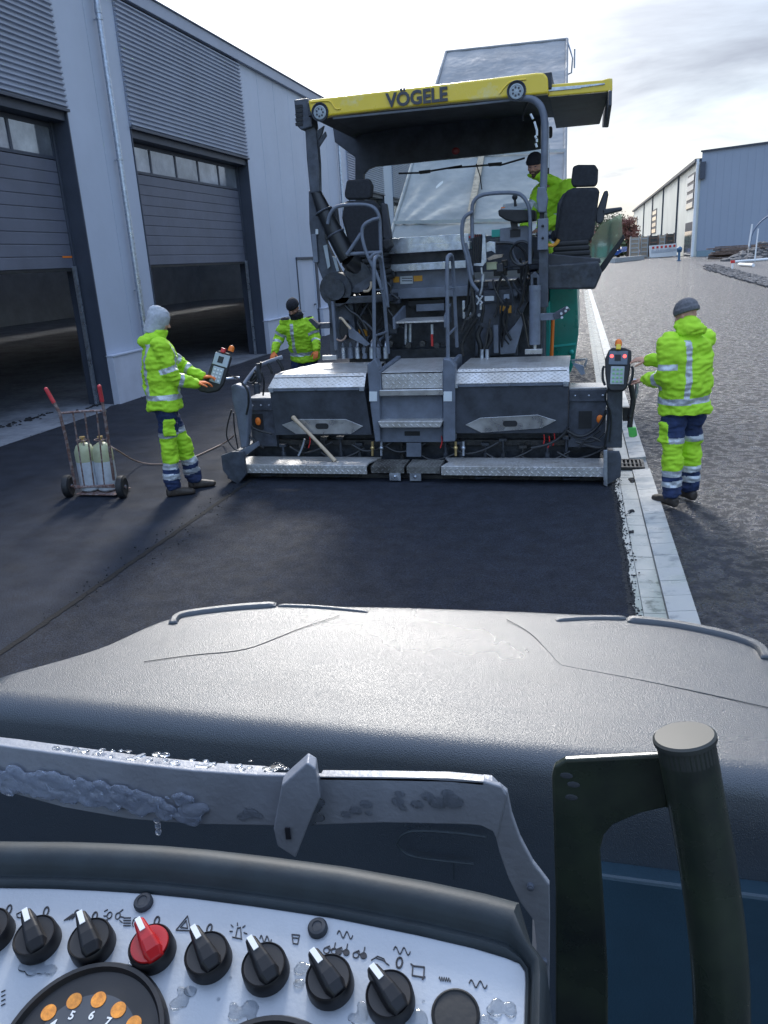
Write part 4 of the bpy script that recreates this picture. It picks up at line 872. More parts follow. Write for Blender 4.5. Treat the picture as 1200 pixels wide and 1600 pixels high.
# --- rails on the platform
for pts, Yr in (([(512, 350), (514, 338), (520, 327), (530, 321), (560, 319), (580, 321), (590, 330), (594, 345), (595, 400), (602, 440), (606, 480)], 8.82), ([(593, 341), (582, 343), (568, 351), (565, 362), (567, 378), (574, 400), (590, 430), (604, 478)], 8.78), ([(564, 365), (542, 398)], 8.78), ([(541, 397), (596, 394)], 8.80), ([(579, 403), (584, 397), (597, 394)], 8.74),
                ([(727, 380), (732, 400), (738, 430)], 8.80), ([(738, 372), (737, 325), (741, 312), (752, 304), (780, 301), (805, 301), (816, 305), (825, 318), (829, 335), (828, 412)], 8.80), ([(739, 331), (728, 336), (722, 347), (722, 378), (731, 406), (735, 440), (747, 455)], 8.76)):
    P(ptube(pts, Yr, .020, 12, 2), 'guard_rail', 'steel_slate', smooth=True)
# --- right rear post, cylinder and arm
m = ptube([(808, 153), (830, 153), (843, 162), (850, 178), (852, 205), (849, 298)], 8.75, .036, 12, 2); P(m, 'roof_post', 'steel_slate', smooth=True)
m = ptube([(856, 190), (856, 262)], 8.80, .012, 8, 0); P(m, 'lamp_strip', 'white_label')
m = MB(); m.plate([(840, 292), (852, 292), (856, 310), (853, 332), (841, 332), (838, 310)], 8.70, .12); P(m, 'post_clamp', 'steel_slate', bevel=.01)
RB(840, 342, 856, 390, 8.70, .10, 'post_foot', 'steel_slate', .006); RB(843, 330, 850, 344, 8.74, .06, 'post_pin', 'rubber')
RB(842, 390, 856, 480, 8.78, .10, 'post_foot', 'steel_dark', .006)
m = MB()
for v in (353, 372): m.ball(q(848, v, 8.69), .014, 6)
P(m, 'bolt_row', 'rubber')
m = MB(); a = q(836, 449, 8.62); b = q(836, 538, 8.62); b.x = a.x; m.tube([a, b], .058, 20); m.tube([a+Vector((0, 0, .02)), a-Vector((0, 0, .03))], .062, 20); P(m, 'lift_cylinder', 'steel_slate', smooth=True)
m = MB(); m.tube([b, b-Vector((0, 0, .09))], .018, 12); P(m, 'piston_rod', 'aluminium', smooth=True)
m = MB(); m.plate([(829, 430), (836, 424), (843, 432), (843, 450), (839, 450), (839, 434), (833, 434), (833, 450), (829, 450)], 8.6, .05); P(m, 'cylinder_fork', 'steel_dark', bevel=.005)
RB(820, 546, 847, 553, 8.55, .06, 'cylinder_foot', 'aluminium')
RB(843, 490, 866, 500, 8.62, .05, 'hose_arm', 'steel_slate'); m = MB(); m.plate([(864, 490), (885, 478), (891, 484), (876, 497), (866, 500)], 8.60, .05); P(m, 'hose_arm_end', 'steel_dark', bevel=.006)
m = MB()
for u, v in ((886, 481), (884, 486), (877, 490), (878, 496)): m.tube([q(u, v, 8.6), q(u, v, 8.57)], .014, 8)
P(m, 'quick_couplers', 'galvanised', smooth=True)
# --- hopper behind
m = MB(); m.plate([(858, 448), (902, 448), (904, 520), (898, 566), (884, 600), (858, 590)], 10.2, 2.6); P(m, 'hopper_side', 'teal_paint', bevel=.015)
m = MB(); m.plate([(849, 482), (859, 470), (861, 590), (852, 590)], 10.1, .1); P(m, 'hopper_edge', 'teal_light', bevel=.01)
m = MB(); m.plate([(864, 540), (900, 536), (900, 539), (864, 543)], 10.17, .03); a = q(893, 550, 10.17); m.ball(a, .03, 6); P(m, 'hopper_rib', 'teal_light')
m = ptube([(861, 575), (864, 498)], 10.0, .022, 8, 0); P(m, 'orange_pole', 'orange', smooth=True)
m = MB(); m.plate([(606, 372), (850, 366), (850, 376), (604, 384)], 10.4, .15); P(m, 'hopper_front', 'steel_dark', bevel=.01)
m = MB(); m.plate([(893, 562), (915, 560), (914, 563), (893, 565)], 9.4, .03); m.plate([(912, 572), (916, 560), (918, 562), (915, 574)], 9.38, .02); P(m, 'push_bar', 'galvanised')
m = MB(); m.plate([(893, 566), (912, 572), (914, 584), (908, 586), (900, 575)], 9.42, .03); P(m, 'tow_hook', 'hall_blue')
# tractor body and crawler track hidden between screed and hopper
m = MB(); m.box((-2.75, 9.7, .7), (-.45, 12.6, 1.9)); P(m, 'tractor_body', 'steel_dark', bevel=.03)
for x_ in (-2.85, -.75):
    m = MB(); m.box((x_, 9.9, -.03), (x_+.32, 12.4, .66)); P(m, 'crawler_track', 'rubber', bevel=.12)
m = MB(); m.box((-3.1, 9.25, .1), (-.1, 9.5, .5)); m.tube([(-3.3, 9.15, .28), (0, 9.15, .28)], .12, 14); P(m, 'auger', 'steel_black')
# --- seats
def seat(pxs_head, pxs_back, Y, bell, name='operator_seat'):
    m = MB(); m.plate(pxs_back, Y, .14); s = P(m, name, 'seat_fabric', bevel=.04, seg=4)
    m = MB(); m.plate(pxs_head, Y+.01, .11); P(m, 'headrest', 'seat_fabric', parent=s, bevel=.045, seg=4)
    m = MB(); a = q(*bell[0], Y+.05); b = q(*bell[1], Y+.05); nb_ = 5
    for k in range(nb_): zz = b.z+(a.z-b.z)*(k+.5)/nb_; m.box((a.x+.01*k, Y-.02, zz-.028), (b.x-.01*k, Y+.5, zz+.028))
    P(m, 'suspension_bellows', 'rubber', parent=s, bevel=.018)
    m = MB(); m.box((a.x, Y+.1, a.z), (b.x, Y+.62, a.z+.12)); P(m, 'seat_cushion', 'seat_fabric', parent=s, bevel=.04)
    return s
s1 = seat([(541, 281), (576, 279), (581, 290), (580, 308), (574, 311), (541, 312), (537, 305)], [(537, 314), (583, 312), (592, 325), (600, 395), (548, 398), (533, 340)], 9.0, ((556, 396), (604, 438)))
for pts in ([(519, 326), (526, 324), (535, 398), (548, 405), (545, 410), (529, 396)], [(595, 317), (604, 318), (612, 372), (607, 378), (598, 372)]):
    m = MB(); m.plate(pts, 9.02, .07); P(m, 'armrest', 'seat_vinyl', parent=s1, bevel=.015)
m = MB(); m.plate([(597, 374), (610, 372), (613, 385), (604, 392), (598, 388)], 8.98, .12); P(m, 'armrest_joint', 'rubber', parent=s1, bevel=.02)
s2 = seat([(895, 260), (903, 257), (930, 257), (935, 265), (934, 286), (930, 291), (896, 292), (892, 285)], [(884, 298), (896, 293), (935, 292), (937, 300), (928, 366), (922, 378), (874, 384), (868, 372), (876, 320)], 8.95, ((860, 378), (925, 414)))
m = MB(); m.plate([(866, 372), (871, 318), (880, 302), (886, 300), (877, 376)], 9.0, .2); P(m, 'backrest_bolster', 'seat_vinyl', parent=s2, bevel=.03)
m = MB(); m.plate([(944, 298), (950, 297), (951, 304), (943, 345), (938, 350), (931, 348), (930, 334)], 9.0, .08); m.plate([(939, 327), (972, 323), (973, 329), (941, 337)], 9.0, .09); P(m, 'armrest', 'seat_vinyl', parent=s2, bevel=.015)
m = ptube([(856, 383), (864, 384), (870, 380), (873, 374)], 8.93, .02, 10, 2); P(m, 'seat_lever', 'orange_label', parent=s2, smooth=True)
# seat platform right with side pane
m = MB(); m.plate([(854, 414), (935, 408), (941, 426), (930, 452), (855, 452)], 8.85, .9); P(m, 'seat_platform', 'steel_black', bevel=.02)
m = MB(); m.plate([(856, 396), (938, 404), (939, 411), (856, 418)], 8.9, .7); P(m, 'platform_deck', 'seat_vinyl', bevel=.01)
m = MB(); m.plate([(916, 412), (926, 370), (940, 350), (971, 334), (973, 370), (940, 420)], 9.25, .012); P(m, 'side_pane', 'tinted_glass')
m = MB(); m.plate([(974, 366), (977, 372), (946, 420), (941, 426), (933, 424), (940, 412)], 9.22, .05); P(m, 'pane_frame', 'rubber', bevel=.008)
m = MB(); m.plate([(925, 406), (938, 405), (938, 408), (925, 409)], 9.2, .02); P(m, 'pane_clip', 'white_label')
m = MB(); m.box((-2.8, 8.9, 1.80), (-2.15, 10.4, 1.88)); m.box((-2.15, 9.45, 1.80), (-.5, 10.4, 1.88)); P(m, 'platform_floor', 'steel_black', bevel=.01)
# --- roof
yf_l = qx(557, 243, -2.72).y; yf = yf_l
ZR = q(660, 160, 8.72).z
print('roof front', yf_l, 'ZR', ZR, qz(700, 246, ZR-.1), q(515, 178, 8.72), q(820, 147, 8.72), q(957, 122, 8.72), qz(940, 195, q(957, 143, 8.72).z))
YF = 10.6
zL = q(515, 178, 8.72).z
m = MB()
x0, x1 = -2.90, -.36; zr = zL+.02
prof = [(x0, zr-.02), (x0+.12, zr+.02), (x0+.5, zr+.05), (x1-.5, zr+.05), (x1, zr)]
m.rings([[(x, y_, z) for x, z in prof]+[(x1, y_, zr+.15), (x0, y_, zr+.12)] for y_ in (8.76, YF)]); cn = P(m, 'roof_canopy', 'canopy_black', bevel=.01)
m = MB(); m.plate([(481, 156), (600, 142), (735, 126), (838, 113.5), (850, 113.5), (856, 121), (857, 146), (826, 149), (740, 157), (620, 169), (515, 181), (505, 184), (489, 186), (484, 172)], 8.72, .10); fa = P(m, 'roof_fascia', 'yellow_paint', bevel=.02, seg=3)
m = MB(); m.prism([q(u, v, 8.82) for u, v in ((483, 156), (600, 142), (735, 126), (838, 113.5), (850, 113.5), (855, 121), (855, 125), (484, 160))], (0, YF-8.8, .03)); P(m, 'roof_skin', 'yellow_paint', bevel=.02)
m = MB(); m.plate([(520, 183), (640, 171), (740, 161), (812, 153), (812, 156), (740, 164), (640, 174), (520, 186)], 8.76, .03); P(m, 'canopy_seam', 'steel_slate')
for (u, v, r_) in ((500, 175, .085), (807, 142, .088)):
    c_ = q(u, v, 8.715); wl = MB(); wl.lathe(c_, (0, -1, 0), [(r_*1.08, -.02), (r_*1.08, .012), (r_*.98, .012), (r_*.95, -.002), (0, -.002)], 28); wo = P(wl, 'round_recess', 'canopy_black', parent=fa, smooth=True)
    d = MB(); c2 = c_+Vector((0, 0, -.006)); d.lathe(c2, (0, -1, 0), [(r_*.80, -.01), (r_*.80, .010), (r_*.68, .014), (r_*.64, .008), (r_*.2, .010), (.001, .014)], 28); P(d, 'hub_disc', 'control_grey', parent=wo, smooth=True)
    s_ = MB()
    for k in range(7): a_ = 2*PI*k/7; e = c2+Vector((math.cos(a_), 0, math.sin(a_)))*r_*.42; s_.tube([e+Vector((0, -.014, 0)), e+Vector((0, -.005, 0))], r_*.12, 8)
    P(s_, 'disc_holes', 'letter_dark', parent=wo)
for pts in ([(485, 160), (512, 157), (518, 160), (524, 171), (532, 170)], [(780, 147), (790, 134), (800, 126), (822, 124)]):
    m = MB(); m.tube([q(u, v, 8.715) for u, v in pts], .007, 6, 2); P(m, 'fascia_crease', 'yellow_paint', parent=fa, smooth=True)
# lettering on the fascia
a = q(603, 157, 8.712); b = q(700, 146, 8.712); c_ = q(651, 152, 8.706); rot = math.atan2(b.z-a.z, b.x-a.x)
mtx = Matrix.Translation(c_+Vector((0, 0, -.006))) @ Matrix.Rotation(-rot, 4, 'Y') @ Matrix.Rotation(PI/2, 4, 'X')
lt = text_mesh('lettering', 'V\u00d6GELE', .178, mtx, 'letter_dark', fa, ext=.004, bold=.006, sx=.93)
def fit(o, w_):
    xs = [v.co.x for v in o.data.vertices]; return max(xs)-min(xs)
k = (b.x-a.x)/fit(lt, 0); cx_ = sum((min(v.co.x for v in lt.data.vertices), max(v.co.x for v in lt.data.vertices)))/2
for v in lt.data.vertices: v.co.x = cx_+(v.co.x-cx_)*k
# slide-out extension on the right
za = q(956, 143, 8.85).z; m = MB(); a = q(857, 151, 8.85); b = q(953, 141, 8.85)
m.prism([(a.x, 8.85, a.z), (b.x-.0, 8.85, b.z), (b.x-.06, 11.0, b.z-.01), (a.x, 11.0, a.z-.01)], (0, 0, .06)); P(m, 'roof_extension', 'canopy_black', bevel=.01)
m = MB(); m.prism([qx(u, v, .205) for u, v in ((951, 141), (956.5, 141), (956, 165), (951, 199), (944, 199), (946, 170))], (-.03, 0, 0)); P(m, 'extension_side', 'canopy_black', bevel=.01)
m = MB(); m.plate([(856, 132), (940, 125), (951, 122), (957, 122), (957, 142), (856, 151)], 8.80, .05); P(m, 'extension_fascia', 'yellow_paint', bevel=.01)
m = MB(); m.plate([(856, 137), (908, 133), (908, 138), (856, 143)], 8.79, .02); m.plate([(908, 133), (945, 129.5), (945, 132), (908, 137)], 8.79, .02); P(m, 'slide_rail', 'galvanised', bevel=.003)
# head lining drop at the front and the front posts, windscreen, wipers
def RB2(pxs, Y, t, name, mt, bevel=.006, **k): m = MB(); m.plate(pxs, Y, t); return P(m, name, mt, bevel=bevel, **k)
RB2([(520, 200), (845, 165), (845, 232), (820, 236), (585, 260), (575, 264), (568, 272), (568, 300), (555, 300), (555, 246), (523, 222)], YF-.05, .08, 'front_header', 'canopy_black')
RB2([(555, 290), (568, 290), (571, 380), (558, 380)], YF-.04, .07, 'front_post', 'steel_black')
RB2([(852, 225), (858, 225), (858, 400), (852, 400)], YF-.04, .07, 'front_post', 'steel_black')
RB2([(569, 262), (853, 232), (853, 378), (571, 384)], YF, .010, 'windscreen', 'glass', 0)
RB2([(856, 198), (863, 196), (863, 214), (857, 216)], 9.3, .08, 'work_lamp', 'rubber', .02)
m = ptube([(623, 271), (658, 270), (680, 266), (722, 259)], YF-.05, .012, 6, 0); m.plate([(654, 267), (672, 265), (672, 270), (656, 272)], YF-.08, .03); P(m, 'wiper', 'rubber')
m = ptube([(700, 263), (760, 258), (782, 258), (820, 247)], YF-.06, .012, 6, 0); m.plate([(762, 255), (784, 253), (784, 258), (764, 260)], YF-.08, .03); P(m, 'wiper', 'rubber')
m = ptube([(744, 256), (750, 275), (753, 296)], YF-.06, .007, 6, 0); P(m, 'wiper_cable', 'hose_rubber')
m = MB(); a = q(712, 236, 9.9); m.ball(a, .04, 8, (1.2, .6, 1)); P(m, 'dome_lamp', 'dome_red', smooth=True)
m = MB(); m.ring_torus(q(832, 185, 8.9), (.8, .6, .1), .17, .012, a0=-.6, a1=2.4); P(m, 'cable_coil', 'hose_rubber', smooth=True)
for pts in ([(829, 178), (833, 186)], [(835, 190), (839, 204), (839, 212)], [(836, 212), (838, 216)], [(839, 217), (839, 222)], [(837, 224), (839, 230)]):
    P(ptube(pts, 8.7, .012, 6, 0), 'cable_tape', 'white_label', smooth=True)
# --- shovel handle resting on the footboard
m = MB(); a = q(459, 653, 7.97); b = q(523, 709, 7.85); b.z = .205; mid = (a+b)/2+Vector((.02, 0, -.015)); m.tube([a, mid, b], [.024, .019, .022], 12, 2); m.ball(a, .027, 8); o = m.build('tool_handle', 'wood_handle', smooth=True)
tag(o, 'pale wooden tool handle leaning against the left screed cover and standing on the footboard', 'tool handle')
# ================================================================== tipper truck with sheeted body
tr = thing('tipper_truck', 'tipper with its grey sheeted body raised high in front of the paver', 'truck', (-1.9, 15.5, 0))
BL, BR, TL, TR = q(609, 374, 12.5), q(881, 370, 12.5), q(697, 82, 18.8), q(886, 62, 18.8)
BL2 = BL
up_ = (TL-BL).normalized(); side_ = (BR-BL).normalized(); nrm = side_.cross(up_).normalized()
if nrm.y > 0: nrm = -nrm
m = MB(); nu, nv_ = 56, 80; rs = []
random.seed(6)
def fold(fu, fv):
    # creases radiating from the lower left corner and wavy slack between the bows
    a_ = math.atan2(fv*1.6, fu+.02); d_ = math.hypot(fu, fv*1.6)
    h = .022*math.sin(a_*17)*math.exp(-((d_-.35)/.28)**2)*(1 if a_ < 1.3 else .3)
    h += .020*math.sin(fv*PI*7)*(.6+.4*math.sin(fu*5))+.010*noise.noise(Vector((fu*6, fv*12, 0)))+.012*math.sin(fu*30+fv*6)*max(0, fv-.55)
    return h
for j in range(nv_+1):
    fv = j/nv_; l = BL.lerp(TL, fv); r_ = BR.lerp(TR, fv)
    rs.append([l.lerp(r_, i/nu)+nrm*fold(i/nu, fv)*.8 for i in range(nu+1)])
m.rings(rs, cap=False, closed=False); P(m, 'tarpaulin', 'tarp', smooth=True, parent=tr)
bodyd = -nrm*1.5
m = MB(); m.prism([BL-nrm*.04, BR-nrm*.04, TR-nrm*.04, TL-nrm*.04], bodyd); P(m, 'tipper_body', 'tarp_edge', parent=tr, bevel=.03)
m = MB()
for a, b in ((BL, TL), (BR, TR)): m.tube([a+nrm*.01, b+nrm*.01], .03, 8)
m.tube([TL+nrm*.01, TR+nrm*.01], .03, 8); P(m, 'edge_tube', 'tarp', smooth=True, parent=tr)
s0 = BL.lerp(BR, .455); s1_ = s0+(up_)*3.2
m = MB(); m.obox((s0+s1_)/2+nrm*.06, side_, up_, nrm, .05, 1.6, .015); P(m, 'sheet_strap', 'plywood', parent=tr)
for fv_ in (.055, .345):
    l = BL.lerp(TL, fv_); r_ = BR.lerp(TR, fv_); m = MB(); m.bar(l+nrm*.05, r_+nrm*.05, .05, .03); P(m, 'cross_strap', 'tarp_edge', parent=tr)
m = MB(); m.tube([TR, TR+Vector((.12, 0, -.35)), TR+Vector((.10, 0, -.62)), TR+Vector((.0, 0, -.65))], .018, 6); m.tube([TR+Vector((.16, -.05, -.2)), TR+Vector((.16, -.05, -.55))], .018, 6); P(m, 'roller_crank', 'galvanised', parent=tr)
m = MB(); m.box((-2.5, 12.8, .75), (-1.4, 20.5, 1.05)); P(m, 'chassis', 'steel_dark', parent=tr, bevel=.02)
m = MB(); m.box((-3.1, 18.6, .9), (-.7, 20.6, 3.1)); P(m, 'cab', 'teal_paint', parent=tr, bevel=.12)
for yy in (13.4, 14.8, 19.4):
    for xx in (-3.05, -1.05):
        m = MB(); m.tube([(xx, yy, .48), (xx+.34, yy, .48)], .52, 28); wh_ = P(m, 'wheel', 'rubber', parent=tr, smooth=True)
        m = MB(); m.tube([(xx-.01, yy, .48), (xx+.35, yy, .48)], .27, 20); P(m, 'rim', 'steel_slate', parent=wh_, smooth=True)
# ================================================================== people
def V(*a): return Vector(a)
def capsule(mb, a, b, ra, rb, n=12):
    a, b = Vector(a), Vector(b); d = (b-a); l = max(d.length, 1e-5); d = d/l; u = d.orthogonal().normalized(); v = d.cross(u); rs = []
    for k in range(5): t = PI/2*(1-k/4); rs.append((a-d*ra*math.sin(t), ra*math.cos(t)+1e-4))
    for k in range(1, 5): t = PI/2*k/4; rs.append((b+d*rb*math.sin(t), rb*math.cos(t)+1e-4))
    rs.insert(5, (b, rb))
    mb.rings([[c+(u*math.cos(x)+v*math.sin(x))*r for x in (2*PI*j/n for j in range(n))] for c, r in rs])
def eloft(mb, secs, n=20, pw=1.0):
    """secs: (centre, right vector, front vector, half width, half depth)"""
    rs = []
    for c, r, f, a, b in secs:
        rs.append([Vector(c)+Vector(r)*a*math.copysign(abs(math.cos(x))**pw, math.cos(x))+Vector(f)*b*math.copysign(abs(math.sin(x))**pw, math.sin(x)) for x in (2*PI*j/n for j in range(n))])
    mb.rings(rs)
def skin_over(mb, voxel, iters=3):
    me = bpy.data.meshes.new('tmp'); me.from_pydata(mb.v, [], mb.f); bm = bmesh.new(); bm.from_mesh(me); bmesh.ops.recalc_face_normals(bm, faces=bm.faces); bm.to_mesh(me); bm.free()
    o = bpy.data.objects.new('tmp', me); col_link(o); r = o.modifiers.new('r', 'REMESH'); r.mode = 'VOXEL'; r.voxel_size = voxel
    s = o.modifiers.new('s', 'SMOOTH'); s.iterations = iters; s.factor = .5
    dg = bpy.context.evaluated_depsgraph_get(); dg.update(); m2 = bpy.data.meshes.new_from_object(o.evaluated_get(dg)); bpy.data.objects.remove(o); bpy.data.meshes.remove(me); return m2
def finish(me, name, mats, parent, wr=0., wsc=(9, 9, 5), fn=None):
    n = len(me.vertices); co = np.empty(n*3); me.vertices.foreach_get('co', co); co = co.reshape(-1, 3)
    if wr:
        no = np.empty(n*3); me.vertices.foreach_get('normal', no); no = no.reshape(-1, 3)
        d = np.array([noise.noise(Vector((c[0]*wsc[0], c[1]*wsc[1], c[2]*wsc[2])))+.5*noise.noise(Vector((c[0]*wsc[0]*2.3+5, c[1]*wsc[1]*2.3, c[2]*wsc[2]*3.2))) for c in co])
        d = np.where(d > 0, np.abs(d)**.8, -np.abs(d)**1.1*1.2)
        co = co+no*(d*wr)[:, None]
    m = len(me.polygons); fc = np.empty(m*3); me.polygons.foreach_get('center', fc); fc = fc.reshape(-1, 3)
    me.materials.clear()
    for x in mats: me.materials.append(MT[x])
    if fn is not None: me.polygons.foreach_set('material_index', fn(fc).astype(int))
    else: me.polygons.foreach_set('material_index', [0]*m)
    co = co-np.array(wloc(parent)); me.vertices.foreach_set('co', co.ravel()); me.polygons.foreach_set('use_smooth', [True]*m); me.update(); me.name = name
    o = bpy.data.objects.new(name, me); col_link(o); o.parent = parent; WL[o.name] = wloc(parent).copy(); return o
def segpar(pts, a, b):
    a = np.array(a); b = np.array(b); d = b-a; L2 = d@d; t = (pts-a)@d/L2; tc_ = np.clip(t, 0, 1); dist = np.linalg.norm(pts-(a+tc_[:, None]*d), axis=1); return t, dist
def hand(mb, w_, d, nrm, side, curl=.5, s=1.):
    """w_: wrist, d: hand direction, nrm: back-of-hand normal, side: +1 if thumb lies along cross(d,nrm)"""
    d = Vector(d).normalized(); nrm = Vector(nrm); nrm = (nrm-d*nrm.dot(d)).normalized(); x = d.cross(nrm)*side; w_ = Vector(w_)
    eloft(mb, [(w_-d*.02, x, nrm, .026*s, .020*s), (w_+d*.01*s, x, nrm, .030*s, .019*s), (w_+d*.05*s, x, nrm, .041*s, .017*s), (w_+d*.085*s, x, nrm, .042*s, .014*s), (w_+d*.095*s, x, nrm, .036*s, .010*s)], 14)
    for i, (off_, l) in enumerate(((.031, .072), (.011, .080), (-.010, .074), (-.030, .058))):
        p = w_+d*.082*s+x*off_*s; dd = (d+x*off_*1.6).normalized(); c = curl*(.85+.15*i)
        for k, f in enumerate((.42, .32, .26)):
            ax = dd*math.cos(c*(.35+k*.65))-nrm*math.sin(c*(.35+k*.65)); e = p+ax*l*f*s; capsule(mb, p, e, (.0098-.0009*k)*s, (.0090-.0009*k)*s, 8); p = e
    p = w_+d*.022*s+x*.028*s; a1 = (d*.62+x*.72-nrm*.25).normalized(); e = p+a1*.042*s; capsule(mb, p-a1*.012, e, .0135*s, .011*s, 8); a2 = (d*.86+x*.38-nrm*.35*curl-nrm*.1).normalized(); e2 = e+a2*.032*s; capsule(mb, e, e2, .0108*s, .0095*s, 8); e3 = e2+(a2-nrm*.3*curl).normalized()*.022*s; capsule(mb, e2, e3, .0095*s, .0080*s, 8)
def person(label, c):
    base = c['base']; t = thing('person', label, 'person', base)
    f = Vector(c['f']).normalized(); r = Vector((f.y, -f.x, 0)).normalized(); f0 = f
    up = (Vector(c['chest'])-Vector(c['hip'])).normalized(); fu = r.cross(up)*-1
    fu = up.cross(r).normalized()
    if fu.dot(f) < 0: fu = -fu
    hip, chest, hd = Vector(c['hip']), Vector(c['chest']), Vector(c['head'])
    sh = chest+up*.13; sL = Vector(c.get('sL', sh-r*.185)); sR = Vector(c.get('sR', sh+r*.185)); eL, eR, wL, wR = [Vector(c[k]) for k in ('eL', 'eR', 'wL', 'wR')]
    hL, hR = hip-r*.10, hip+r*.10; kL, kR, aL, aR = [Vector(c[k]) for k in ('kL', 'kR', 'aL', 'aR')]
    ff = Vector(c['face']).normalized(); hup = (Vector((0, 0, 1))-ff*ff.z).normalized(); hr = ff.cross(hup).normalized()
    # ---- body: one continuous skin
    b = MB(); neck = sh+up*.03
    eloft(b, [(hip-up*.08, r, fu, .12, .09), (hip, r, fu, .155, .105), (hip+(chest-hip)*.4, r, fu, .13, .09), (chest, r, fu, .16, .11), (sh-up*.02, r, fu, .15, .09), (sh+up*.05, r, fu, .06, .06)])
    capsule(b, neck, hd-hup*.06, .058, .055)
    at = lambda x, y, z: hd+hr*x+ff*y+hup*z
    eloft(b, [(at(0, .035, -.118), hr, ff, .022, .022), (at(0, .025, -.105), hr, ff, .045, .048), (at(0, .012, -.07), hr, ff, .060, .075), (at(0, .004, -.02), hr, ff, .070, .090), (at(0, 0, .03), hr, ff, .075, .096), (at(0, -.003, .075), hr, ff, .068, .088), (at(0, -.005, .105), hr, ff, .045, .060), (at(0, -.005, .118), hr, ff, .012, .02)], 20)
    b.mi = 0
    capsule(b, at(0, .090, .012), at(0, .112, -.025), .009, .014, 8); capsule(b, at(-.012, .100, -.030), at(.012, .100, -.030), .009, .009, 8)
    capsule(b, at(-.032, .080, .020), at(.032, .080, .020), .012, .012, 8); capsule(b, at(-.020, .085, -.060), at(.020, .085, -.060), .008, .008, 8); capsule(b, at(0, .078, -.095), at(0, .074, -.105), .02, .018, 8)
    for s_ in (-1, 1):
        eloft(b, [(at(s_*.070, -.008, -.028), ff, hup, .008, .012), (at(s_*.080, -.014, -.010), ff, hup, .014, .026), (at(s_*.084, -.018, .0), ff, hup, .010, .022)], 10)
        capsule(b, at(s_*.045, .062, -.025), at(s_*.040, .07, -.02), .02, .018, 8)
    for S, E_, W_, s_ in ((sL, eL, wL, -1), (sR, eR, wR, 1)):
        capsule(b, S, E_, .050, .040); capsule(b, E_, W_, .040, .027)
    hsc = c.get('hs', 1.)
    hand(b, wL, c['hdL'], c['hnL'], c.get('tL', 1), c.get('curl', .6), hsc); hand(b, wR, c['hdR'], c['hnR'], c.get('tR', 1), c.get('curl', .6), hsc)
    for Hh, K, A in ((hL, kL, aL), (hR, kR, aR)): capsule(b, Hh, K, .075, .050); capsule(b, K, A, .050, .036); capsule(b, A, A+Vector((0, 0, -.03)), .036, .036)
    me = skin_over(b, .006, 2)
    gl = c.get('gloves')
    bd_c = np.array(at(0, .07, -.075)); beard = c.get('beard')
    def bodymat(fc):
        mi = np.zeros(len(fc))
        if gl:
            for W_, dd in ((wL, c['hdL']), (wR, c['hdR'])):
                d_ = np.array(Vector(dd).normalized()); rel = fc-np.array(W_); tt = rel@d_; mi = np.where((tt > -.03) & (tt < .25) & (np.linalg.norm(rel, axis=1) < .24), 1, mi)
        rel = fc-np.array(hd); y = rel@np.array(ff); x = rel@np.array(hr); z = rel@np.array(hup)
        if beard: mi = np.where((z < -.045) & (y > -.02) & (np.linalg.norm(rel, axis=1) < .16) & ~((z > -.068) & (z < -.054) & (np.abs(x) < .02)), 2, mi)
        for s_ in (-1, 1): mi = np.where(((x-s_*.031)**2/.013**2+(z-.003)**2/.006**2 < 1) & (y > .03), 3, mi)
        return mi
    finish(me, 'body', ['skin', 'glove_orange', 'beard', 'letter_dark'], t, fn=bodymat)
    # ---- jacket
    j = MB(); hem = hip+up*c.get('hem', -.10)
    eloft(j, [(hem, r, fu, .222, .178), (hem+up*.03, r, fu, .228, .182), (hip+up*.06, r, fu, .220, .175), (hip+(chest-hip)*.5+fu*-.01, r, fu, .222, .178), (chest, r, fu, .232, .172), (sh-up*.01, r, fu, .215, .140), (sh+up*.045, r, fu, .120, .095), (sh+up*.07, r, fu, .07, .07)], 24, .85)
    for S, E_, W_ in ((sL, eL, wL), (sR, eR, wR)):
        cu = E_+(W_-E_)*.93; capsule(j, S, E_, .092, .078, 14); capsule(j, E_, cu, .078, .058, 14)
    if c.get('collar', 1): 
        nk = sh+up*.07; tgt = hd-hup*.085
        eloft(j, [(nk-up*.04, r, fu, .10, .095), (nk, r, fu, .095, .095), (nk.lerp(tgt, .8), r, fu, .085+c.get('cw', 0), .09+c.get('cw', 0)), (tgt+up*.01, r, fu, .080+c.get('cw', 0), .085+c.get('cw', 0))], 18)
    for p_, rr, sc in c.get('hood', ()): j.ball(p_, rr, 8, sc)
    me = skin_over(j, .0085, 3)
    an = np.array
    def jmat(fc):
        mi = np.zeros(len(fc)); zrel = (fc-an(hem))@an(up); lat = (fc-an(hip))@an(r)
        arm = np.zeros(len(fc), bool); 
        tr_, dtor = segpar(fc, hem, sh)
        for S, E_, W_ in ((sL, eL, wL), (sR, eR, wR)):
            t1, d1 = segpar(fc, S, E_); t2, d2 = segpar(fc, E_, W_)
            ia = (np.minimum(d1, d2) < .110) & ((t1 > .38) | (d2 < d1)) & (np.minimum(d1-.09, d2-.075) < dtor-.19)
            arm |= ia
            b1 = ia & (d1 <= d2) & (t1 > .62) & (t1 < .78); b2 = ia & (d2 < d1) & (t2 > .25) & (t2 < .42); mi = np.where(b1 | b2, 1, mi)
        L_ = (sh-hem).length
        band = ~arm & (zrel > .10) & (zrel < .155); vert = np.zeros(len(fc), bool)
        for s_ in c.get('vs', (-1, 1)): vert |= ~arm & (np.abs(lat-s_*.105) < .026) & (zrel > .155) & (zrel < L_+.02)
        mi = np.where(band | vert, 1, mi)
        if c.get('darkcollar'): mi = np.where((zrel > L_+.065), 2, mi)
        if c.get('reinf'): mi = mi
        return mi
